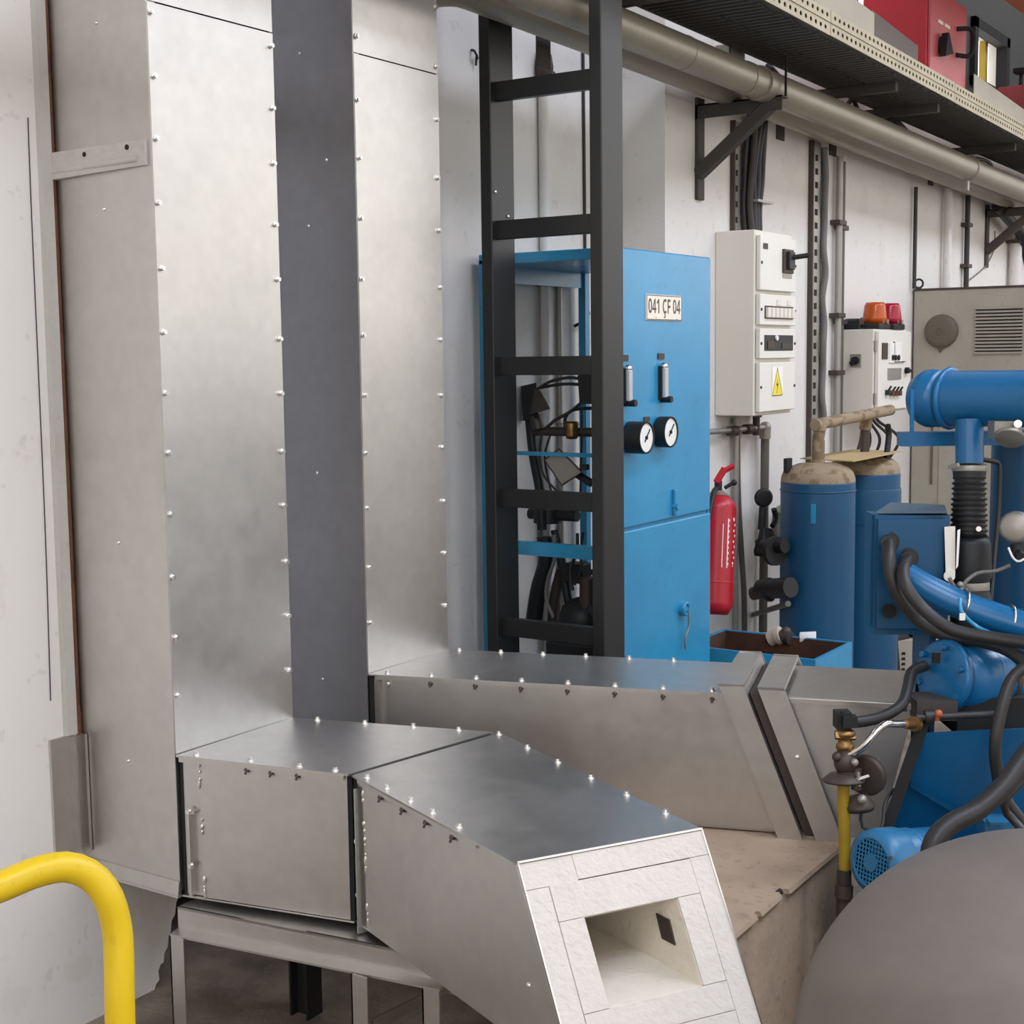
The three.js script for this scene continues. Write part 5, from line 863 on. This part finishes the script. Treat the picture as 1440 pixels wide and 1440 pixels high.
// ------------------------------------------------------------------ blue burner machine
const U0 = [0.5515, 0, 0.8342], TO = [-0.834, 0, 0.5515];          // along the machine, and out of it towards the room
const blk = (p, q, d, mat) => {                                    // block with face corners p (low left) and q (high right), depth d behind
  const w = (q[0] - p[0]) * U0[0] + (q[2] - p[2]) * U0[2], r = add(p, U0, w), B = (v) => add(v, TO, -d);
  const up = (v) => [v[0], q[1], v[2]];
  return hexa([p, r, B(r), B(p), up(p), up(r), up(B(r)), up(B(p))]);
};
{
  const t = thing('air_manifold', 'large blue horizontal pipe with a domed end cap and a downward stub', 'pipe', [3.798, 1.525, 1.714]);
  const a = [3.836, 1.523, 1.589], b = [3.766, 1.526, 1.902], r = 0.0735;
  const ax = V(b).sub(V(a)).normalize().toArray(), a2 = add(a, ax, 0.075);
  part('end_cap', lathe([[0, -0.038], [r * 0.5, -0.034], [r * 0.82, -0.022], [r * 1.0, 0.0], [r * 1.06, 0.012], [r * 1.06, 0.026], [r * 1.04, 0.028], [r * 1.05, 0.07], [0, 0.07]], a, b, 40), M.blueMachine, t);
  part('weld_ring', ring(a2, ax, r * 1.02, 0.009, 40), M.blueMachine, t);
  part('pipe_run', cyl(a2, add(b, ax, 0.3), r, r, 40), M.blueMachine, t);
  part('stub', cyl([3.754, 1.356, 1.736], [3.765, 1.471, 1.73], 0.036, 0.036, 30), M.blueMachine, t);
  part('saddle_bar', blk([3.779, 1.395, 1.547], [3.965, 1.433, 1.821], 0.05), M.blueMachine, t);
  part('strap', [bar([3.71, 1.55, 1.594], [3.699, 1.438, 1.6], 0.006, 0.01)], M.blueMachine, t);
  part('lug', blk([3.674, 1.426, 1.819], [3.716, 1.471, 1.874], 0.05), M.zinc, t);
  part('lug_bolt', cyl([3.709, 1.464, 1.865], [3.679, 1.466, 1.875], 0.01, 0.01, 12), M.chrome, t);
  part('lamp_cup', lathe([[0, 0], [0.036, 0.002], [0.04, 0.01], [0.03, 0.02], [0, 0.03]], [3.664, 1.425, 1.86], [3.704, 1.475, 1.856], 24), M.zinc, t);
}
{
  const t = thing('flexible_joint', 'black ribbed rubber bellows clamped below the blue stub pipe', 'bellows', [3.732, 1.166, 1.741]);
  const a = [3.734, 1.166, 1.744], b = [3.754, 1.356, 1.736], n = 11, L = dist(a, b), prof = [[0, 0], [0.05, 0]];
  for (let k = 0; k < n; k++) { const y = 0.01 + k * (L - 0.04) / n, e = 0.05 - 0.006 * k / n; prof.push([e - 0.008, y], [e - 0.002 * (k % 3 === 1), y + 0.006], [e - 0.004, y + 0.009]); }
  prof.push([0.042, L - 0.026], [0.042, L], [0, L]);
  part('rubber_sleeve', lathe(prof, a, b, 36), M.rubber, t);
  part('hose_clamp', [lathe([[0.042, L - 0.02], [0.0445, L - 0.02], [0.0445, L - 0.006], [0.042, L - 0.006]], a, b, 36), bar([3.683, 1.351, 1.703], [3.678, 1.359, 1.73], 0.012, 0.01)], M.zinc, t);
}
{
  const t = thing('butterfly_valve', 'black valve body with a pale lever below the rubber bellows', 'valve', [3.725, 0.99, 1.765]);
  const a = [3.713, 0.888, 1.767], b = [3.735, 1.166, 1.745], L = dist(a, b);
  part('valve_body', lathe([[0, 0], [0.05, 0], [0.056, 0.03], [0.056, 0.09], [0.05, 0.1], [0.05, L * 0.45], [0.044, L * 0.5], [0.044, L * 0.58], [0.054, L * 0.62], [0.054, L * 0.93], [0.048, L], [0, L]], a, b, 32), M.black, t);
  part('neck_ring', lathe([[0.044, L * 0.5], [0.047, L * 0.5], [0.047, L * 0.57], [0.044, L * 0.57]], a, b, 32), M.zinc, t);
  part('bolt', cyl([3.71, 1.191, 1.775], [3.68, 1.195, 1.784], 0.007, 0.007, 10), M.chrome, t);
  const lv = part('lever', [hexa([[3.593, 1.084, 1.728], [3.606, 1.084, 1.748], [3.635, 1.079, 1.739], [3.622, 1.079, 1.719], [3.602, 1.205, 1.719], [3.618, 1.206, 1.742], [3.648, 1.203, 1.733], [3.632, 1.201, 1.71]]), cyl([3.587, 1.082, 1.739], [3.637, 1.074, 1.724], 0.014)], M.cream, t, 'pale grey lever');
  part('lever_edge', hexa([[3.598, 1.1, 1.752], [3.602, 1.107, 1.756], [3.642, 1.101, 1.744], [3.638, 1.094, 1.74], [3.61, 1.197, 1.75], [3.614, 1.2, 1.756], [3.654, 1.195, 1.744], [3.65, 1.192, 1.738]]), M.white, lv);
  part('linkage', tube([[3.587, 1.078, 1.739], [3.586, 1.04, 1.763], [3.596, 1.065, 1.774], [3.637, 1.087, 1.795], [3.663, 1.092, 1.834], [3.685, 1.106, 1.863]], 0.005, 8), M.cableGrey, t);
  part('linkage_joint', [cyl([3.576, 1.035, 1.768], [3.581, 1.063, 1.77], 0.007), ball([3.57, 1.065, 1.771], 0.008)], M.zinc, t);
}
{
  const t = thing('terminal_box', 'blue terminal box with two black cable glands on the burner', 'junction box', [3.648, 0.894, 1.613]);
  part('box_body', blk([3.533, 0.922, 1.562], [3.668, 1.232, 1.703], 0.1), M.blueDark, t);  // shade on this box is put into the darker blue
  part('box_lid', blk([3.521, 0.942, 1.575], [3.64, 1.224, 1.699], 0.02), M.blueDark, t);
  part('top_cover', hexa([[3.564, 1.234, 1.546], [3.61, 1.239, 1.724], [3.839, 1.213, 1.656], [3.729, 1.215, 1.489], [3.63, 1.259, 1.569], [3.688, 1.252, 1.693], [3.837, 1.236, 1.648], [3.757, 1.245, 1.526]]), M.dustyBlue, t);
  part('side_flange', blk([3.549, 0.942, 1.545], [3.586, 1.236, 1.542], 0.06), M.blueDark, t);
  for (const [p, q] of [[[3.56, 1.167, 1.59], [3.491, 1.169, 1.613]], [[3.583, 1.125, 1.633], [3.514, 1.128, 1.656]]]) part('cable_gland', [cyl(p, q, 0.02), cyl(p, mix(p, q, 0.35), 0.026)], M.cable, t);
  part('mounting_post', bar([[3.668, 0.932, 1.653][0], 0, [3.668, 0.932, 1.653][2]], [3.668, 0.932, 1.653], 0.05, 0.05), M.blueDark, t);
  part('blank_plug', cyl([3.548, 0.986, 1.599], [3.514, 0.992, 1.61], 0.018), M.gap, t);
}
{
  const g = (pts, r, label, mat) => single('power_hose', label, 'hose', tube(pts, r, 14), mat);
  g([[3.501, 1.168, 1.61], [3.459, 1.136, 1.625], [3.448, 1.084, 1.637], [3.456, 1.031, 1.66], [3.475, 0.983, 1.698], [3.479, 0.951, 1.765], [3.49, 0.941, 1.857], [3.481, 0.927, 1.919], [3.465, 0.896, 1.974]], 0.017, 'black power hose curving from the left gland under the blue pipe', M.cable);
  g([[3.524, 1.128, 1.653], [3.456, 1.112, 1.662], [3.417, 1.075, 1.683], [3.416, 1.02, 1.73], [3.41, 0.979, 1.802], [3.425, 0.965, 1.9], [3.43, 0.96, 1.981]], 0.016, 'dark grey power hose from the right gland beside the blue pipe', M.hose);
  const t = thing('cooling_pipe', 'blue painted pipe slanting down in front of the terminal box', 'pipe', [3.535, 1.021, 1.782]);
  part('pipe_run', tube([[3.51, 1.092, 1.638], [3.51, 1.061, 1.7], [3.521, 1.026, 1.777], [3.531, 0.997, 1.871], [3.537, 0.966, 1.996]], 0.036, 24), M.blueMachine, t);
  part('cable_tie', [ring([3.534, 0.991, 1.904], [0.5, -0.15, 0.8], 0.038, 0.003), ring([3.52, 1.024, 1.795], [0.5, -0.2, 0.8], 0.038, 0.003)], M.chrome, t);
  const w = single('control_wire', 'thin blue-grey wire strapped along the slanted blue pipe', 'wire', tube([[3.467, 1.047, 1.801], [3.446, 1.019, 1.811], [3.462, 0.984, 1.842], [3.456, 0.967, 1.891], [3.468, 0.954, 1.93], [3.468, 0.923, 1.972]], 0.005, 8), M.blue);
  single('wire_label', 'small white tag on the thin wire over the blue pipe', 'label', blk([3.421, 1.002, 1.814], [3.431, 1.019, 1.824], 0.003), M.white);
}
{
  const t = thing('air_receiver', 'blue upright cylinder at the right edge behind the gauge head', 'tank', [4.022, 0.849, 1.822]);
  const b = [4.09, 1.426, 1.81], a = [b[0], 0, b[2]];
  part('shell', lathe([[0, 0], [0.1, 0], [0.105, 0.02], [0.105, dist(a, b) - 0.03], [0.09, dist(a, b)], [0, dist(a, b)]], a, b, 36), M.blueDark, t);
  part('weld_seam', ring(mix(a, b, 0.66), [0, 1, 0], 0.105, 0.003, 40), M.blueDark, t);
  const g = thing('sensor_head', 'round grey sensor head with a short stem at the right edge', 'sensor', [3.678, 1.162, 1.877]);
  part('head', lathe([[0, 0], [0.034, 0], [0.042, 0.008], [0.04, 0.03], [0.03, 0.04], [0, 0.042]], [3.704, 1.201, 1.873], [3.625, 1.211, 1.879], 28), M.zinc, g);
  part('stem', [cyl([3.702, 1.159, 1.878], [3.699, 1.129, 1.88], 0.02), cyl([3.679, 1.137, 1.885], [3.652, 1.132, 1.899], 0.012)], M.black, g);
  part('lead_seal', [...tube([[3.646, 1.156, 1.868], [3.64, 1.132, 1.881], [3.647, 1.122, 1.893], [3.655, 1.129, 1.905]], 0.003, 6)], M.white, g);
  single('black_pipe', 'thin black pipe bent down beside the blue cylinder', 'pipe', tube([[3.854, 1.361, 1.74], [3.896, 1.351, 1.77], [3.899, 1.34, 1.776], [3.885, 1.218, 1.779], [3.848, 1.107, 1.781], [3.778, 0.984, 1.791]], 0.0065, 8), M.cable);
}
{
  const t = thing('burner_motor', 'blue cylindrical motor with a bolted round flange on the burner', 'motor', [3.607, 0.828, 1.801]);
  const a = [3.444, 0.856, 1.767], b = [3.702, 0.816, 1.91], r = 0.08, L = dist(a, b);
  part('motor_body', lathe([[0, 0.02], [r, 0.02], [r, L * 0.42], [r * 1.02, L * 0.43], [r * 1.02, L * 0.45], [r, L * 0.46], [r, L + 0.1], [0, L + 0.1]], a, b, 40), M.blueMachine, t);
  const fl = part('flange', lathe([[0, -0.006], [r * 0.35, -0.006], [r * 1.02, -0.004], [r * 1.12, 0.004], [r * 1.12, 0.02], [0, 0.02]], a, b, 40), M.blueMachine, t);
  part('square_socket', blk([3.417, 0.89, 1.753], [3.429, 0.914, 1.767], 0.012), M.gap, fl);
  const ax = V(b).sub(V(a)).normalize(), s1 = new THREE.Vector3(0, 1, 0), s2 = ax.clone().cross(s1).normalize();
  for (let k = 0; k < 6; k++) { const c = V(a).addScaledVector(s1, r * 0.9 * Math.sin(k * 1.05 + 0.4)).addScaledVector(s2, r * 0.9 * Math.cos(k * 1.05 + 0.4)).toArray(); part('bolt', cyl(add(c, ax.toArray(), -0.014), c, 0.008, 0.008, 6), M.blueMachine, fl); }
  part('clamp_belt', lathe([[r, L * 0.6], [r + 0.004, L * 0.6], [r + 0.004, L * 0.64], [r, L * 0.64]], a, b, 40), M.iron, t);
  part('spark_lever', bar(add(a, [-0.01, -0.02, 0.02]), add(a, [0.05, -0.012, 0.06]), 0.01, 0.01), M.zinc, t);
}
{
  const t = thing('burner_housing', 'large dark blue sloping burner housing below the cylindrical motor', 'burner', [3.418, 0.438, 1.811]);
  part('sloping_casing', hexa([[3.415, 0.397, 1.634], [3.6, 0.37, 1.99], [4.16, 0.207, 1.884], [4.04, 0.25, 1.694], [3.29, 0.749, 1.775], [3.37, 0.772, 2], [4.185, 0.574, 1.849], [4.081, 0.556, 1.696]]), M.blueMachine, t);
  part('stiffener', hexa([[3.334, 0.598, 1.726], [3.391, 0.528, 1.826], [3.528, 0.482, 1.787], [3.469, 0.555, 1.683], [3.327, 0.613, 1.731], [3.385, 0.545, 1.831], [3.532, 0.497, 1.789], [3.472, 0.568, 1.685]]), M.blueMachine, t);
  part('gasket_edge', hexa([[3.183, 0.502, 1.698], [3.199, 0.502, 1.723], [3.285, 0.471, 1.695], [3.268, 0.472, 1.669], [3.285, 0.783, 1.76], [3.303, 0.783, 1.787], [3.39, 0.76, 1.761], [3.372, 0.76, 1.733]]), M.gap, t);
  part('saddle_block', [blk([3.341, 0.761, 1.74], [3.399, 0.809, 1.819], 0.1)], M.bracket, t);
  part('back_block', blk([3.45, 0.709, 1.806], [3.57, 0.801, 1.968], 0.3), M.gap, t);
  part('igniter_rod', [cyl([3.272, 0.787, 1.759], [3.365, 0.796, 1.916], 0.009), cyl([3.284, 0.789, 1.776], [3.295, 0.789, 1.793], 0.016)], M.cable, t);
  part('orange_knob', [ball([3.274, 0.804, 1.812], 0.009), cyl([3.28, 0.787, 1.807], [3.274, 0.803, 1.812], 0.005)], M.orangeBeam, t);
  part('bracket_foot', [blk([3.215, 0.543, 1.94], [3.256, 0.58, 1.993], 0.06), blk([3.195, 0.582, 1.957], [3.219, 0.588, 1.991], 0.03)], M.blueFan, t);
  part('pedestal', hexa([[3.311, 0.04, 1.729], [3.41, 0.047, 2.059], [4.12, -0.201, 1.905], [3.939, -0.197, 1.631], [3.331, 0.44, 1.68], [3.44, 0.445, 2.025], [4.16, 0.207, 1.884], [3.972, 0.252, 1.591]]), M.blueMachine, t);
}
{
  const t = thing('fan_motor', 'light blue electric motor with a round slotted fan cowl', 'motor', [3.133, 0.473, 1.738]);
  const a = [3.021, 0.508, 1.744], b = [3.193, 0.485, 1.827], r = 0.072, L = dist(a, b);
  part('cowl', lathe([[0.052, -0.002], [0.056, -0.006], [r, 0.004], [r * 1.04, 0.03], [r * 1.04, 0.07], [r, 0.072], [0.05, 0.072]], a, b, 40), M.blueFan, t);
  part('motor_body', lathe([[0, 0.06], [r * 0.94, 0.06], [r * 0.94, L], [0, L]], a, b, 36), M.blueFan, t);
  const ax = V(b).sub(V(a)).normalize(), s1 = new THREE.Vector3(0, 1, 0).sub(ax.clone().multiplyScalar(ax.y)).normalize(), s2 = ax.clone().cross(s1), bars = [];
  const gp = (u, v) => V(a).addScaledVector(s2, u).addScaledVector(s1, v).addScaledVector(ax, -0.002).toArray();
  for (let k = -5; k <= 5; k++) { const u = k * 0.0095, h = Math.sqrt(0.054 * 0.054 - u * u); bars.push(bar(gp(u, -h), gp(u, h), 0.0032, 0.003), bar(gp(-h, u), gp(h, u), 0.0032, 0.003)); }
  { const fan = [cyl(add(a, ax.toArray(), 0.02), add(a, ax.toArray(), 0.045), 0.018)]; for (let k = 0; k < 7; k++) { const c = Math.cos(k * 0.898), q = Math.sin(k * 0.898), o = (r) => V(a).addScaledVector(ax, 0.033).addScaledVector(s1, r * c).addScaledVector(s2, r * q).toArray(); fan.push(bar(o(0.012), o(0.05), 0.004, 0.022)); } part('fan_wheel', fan, M.blueFan, t); }
  part('fan_grille', bars, M.blueFan, t); t.children.at(-1).userData.kind = 'stuff';
  part('hub', cyl(gp(0, 0), add(gp(0, 0), ax.toArray(), -0.004), 0.02), M.blueFan, t);
  part('cowl_screw', cyl([2.997, 0.536, 1.794], [2.979, 0.543, 1.802], 0.004, 0.004, 10), M.iron, t);
  part('body_seam', lathe([[r * 0.94, L * 0.55], [r * 0.98, L * 0.56], [r * 0.98, L * 0.6], [r * 0.94, L * 0.61]], a, b, 36), M.blueFan, t);
  part('motor_foot', [rbox(a[0] + 0.1, a[0] + 0.3, 0.0, a[1] - 0.04, a[2] + 0.0, a[2] + 0.12, 0.008)], M.blueFan, t);
}
{
  const g = (name, pts, r, label, mat) => single(name, label, 'hose', tube(pts, r, 14), mat);
  g('ribbed_hose', [[3.369, 0.932, 2.004], [3.338, 0.896, 1.964], [3.298, 0.839, 1.952], [3.271, 0.76, 1.945], [3.276, 0.692, 1.947], [3.299, 0.621, 1.96], [3.318, 0.555, 2.002]], 0.014, 'dark grey hose hanging in a bow in front of the blue motor', M.hose);
  g('ribbed_hose', [[3.112, 0.834, 2.09], [3.081, 0.78, 2.054], [3.022, 0.731, 2.029], [2.966, 0.688, 1.991], [2.91, 0.663, 1.948], [2.868, 0.632, 1.927], [2.847, 0.571, 1.926]], 0.022, 'thick dark grey hose sweeping down across the burner housing', M.hose);
  g('ribbed_hose', [[3.157, 0.759, 2.082], [3.127, 0.72, 2.045], [3.083, 0.689, 2.021], [3.077, 0.662, 2.017], [3.085, 0.64, 2.033], [3.076, 0.619, 2.06]], 0.009, 'thin grey hose bending back at the lower right', M.hose);
  g('ignition_cable', [[3.129, 0.791, 1.634], [3.175, 0.788, 1.667], [3.243, 0.791, 1.695], [3.305, 0.807, 1.714], [3.355, 0.835, 1.711], [3.404, 0.866, 1.705], [3.452, 0.874, 1.722]], 0.0135, 'black cable from the gas valve top up to the burner flange', M.cable);
  g('black_wire', [[3.346, 0.78, 1.708], [3.358, 0.816, 1.7], [3.4, 0.848, 1.703], [3.443, 0.882, 1.707]], 0.006, 'thin black wire beside the cable at the burner flange', M.cable);
}
// ------------------------------------------------------------------ gas valve train
{
  const t = thing('gas_valve_train', 'brown gas pressure valve with a brass union on a yellow pipe', 'valve', [3.111, 0.674, 1.666]);
  const d = 3.3;
  part('coil_head', [blk([3.1, 0.78, 1.628], [3.123, 0.819, 1.655], 0.04), blk([3.09, 0.788, 1.648], [3.111, 0.814, 1.674], 0.03), cyl([3.113, 0.817, 1.64], [3.113, 0.824, 1.639], 0.008)], M.black, t, 'black solenoid head');
  part('brass_union', [lathe([[0, 0], [0.016, 0], [0.022, 0.006], [0.022, 0.016], [0.017, 0.02], [0.017, 0.03], [0.026, 0.036], [0.026, 0.046], [0.016, 0.05], [0, 0.05]], [3.106, 0.73, 1.647], [3.115, 0.822, 1.642], 8), bar([3.087, 0.769, 1.629], [3.113, 0.766, 1.669], 0.012, 0.016)], M.brass, t);
  part('valve_body', [cyl([3.101, 0.658, 1.653], [3.107, 0.737, 1.646], 0.02, 0.018), ball([3.104, 0.704, 1.649], 0.03, 0.9, 1, 0.9), ball([3.085, 0.72, 1.636], 0.012), lathe([[0, 0], [0.045, 0], [0.05, 0.006], [0.03, 0.022], [0, 0.026]], [3.097, 0.658, 1.648], [3.103, 0.724, 1.644], 24), cyl([3.084, 0.662, 1.609], [3.101, 0.663, 1.653], 0.009)], M.iron, t);
  part('regulator_dome', [lathe([[0, 0], [0.044, 0], [0.05, 0.008], [0.05, 0.016], [0.03, 0.03], [0.012, 0.045], [0, 0.046]], [3.143, 0.665, 1.679], [3.246, 0.674, 1.687], 28), lathe([[0, 0], [0.03, 0], [0.036, 0.012], [0.022, 0.035], [0, 0.038]], [3.112, 0.592, 1.684], [3.113, 0.658, 1.672], 24), cyl([3.112, 0.641, 1.673], [3.117, 0.691, 1.671], 0.012)], M.iron, t);
  part('screw_cap', [ball([3.088, 0.712, 1.677], 0.009), ball([3.079, 0.631, 1.699], 0.011), bar([3.076, 0.667, 1.669], [3.103, 0.681, 1.706], 0.007, 0.007), bar([3.089, 0.69, 1.684], [3.088, 0.657, 1.688], 0.007, 0.007)], M.zinc, t);
  part('bent_tube', tube([[3.099, 0.723, 1.656], [3.103, 0.736, 1.678], [3.108, 0.758, 1.7], [3.122, 0.783, 1.715], [3.145, 0.797, 1.729], [3.176, 0.791, 1.74], [3.23, 0.781, 1.751]], 0.0085, 12), M.chrome, t, 'bright bent metal tube');
  part('tube_nut', [cyl([3.217, 0.783, 1.75], [3.257, 0.775, 1.756], 0.012, 0.012, 6), cyl([3.258, 0.775, 1.757], [3.271, 0.772, 1.76], 0.018)], M.brass, t);
  part('gas_pipe', cyl([3.078, 0.448, 1.661], [3.097, 0.662, 1.647], 0.0135, 0.0135, 18), M.yellowDull, t, 'yellow gas pipe');
  part('pipe_socket', [cyl([[3.069, 0.371, 1.662][0], 0, [3.069, 0.371, 1.662][2]], [3.078, 0.458, 1.659], 0.017, 0.017, 12), cyl([3.071, 0.393, 1.661], [3.075, 0.422, 1.661], 0.022, 0.022, 8)], M.iron, t);
  single('sensing_line', 'thin black sensing line looping below the gas regulator', 'tube', tube([[3.113, 0.589, 1.685], [3.11, 0.559, 1.687], [3.119, 0.546, 1.703], [3.153, 0.542, 1.718], [3.178, 0.562, 1.716], [3.202, 0.589, 1.711], [3.255, 0.61, 1.713]], 0.004, 8), M.cable);
}
// ------------------------------------------------------------------ grey domed vessel in front
{
  const c = [2.464, 0.495, 2.272], R = 0.45, yTop = [2.495, 0.815, 2.256][1];
  const t = thing('domed_vessel', 'big matt grey domed vessel filling the lower right corner', 'tank', [c[0], 0, c[2]]);
  const prof = [[0, yTop]]; for (let k = 1; k <= 24; k++) { const a = k / 24 * Math.PI / 2; prof.push([R * Math.sin(a), yTop - 0.4 * (1 - Math.cos(a))]); }
  prof.push([R, 0.05], [R * 0.98, 0.01], [0, 0.0]);
  part('vessel_shell', lathe(prof.reverse(), [c[0], 0, c[2]], [c[0], 1, c[2]], 72), M.vessel, t);
  { const g = t.children.at(-1).geometry, p = g.attributes.position, uv = g.attributes.uv; for (let i = 0; i < p.count; i++) uv.setXY(i, p.getX(i) * 0.55 + p.getZ(i) * 0.83, p.getY(i) + 0.6 * (p.getX(i) * 0.83 - p.getZ(i) * 0.55)); }
  part('shell_seam', ring([c[0], yTop - 0.4, c[2]], [0, 1, 0], R, 0.003, 72), M.vessel, t);
}

renderer.render(scene, camera);
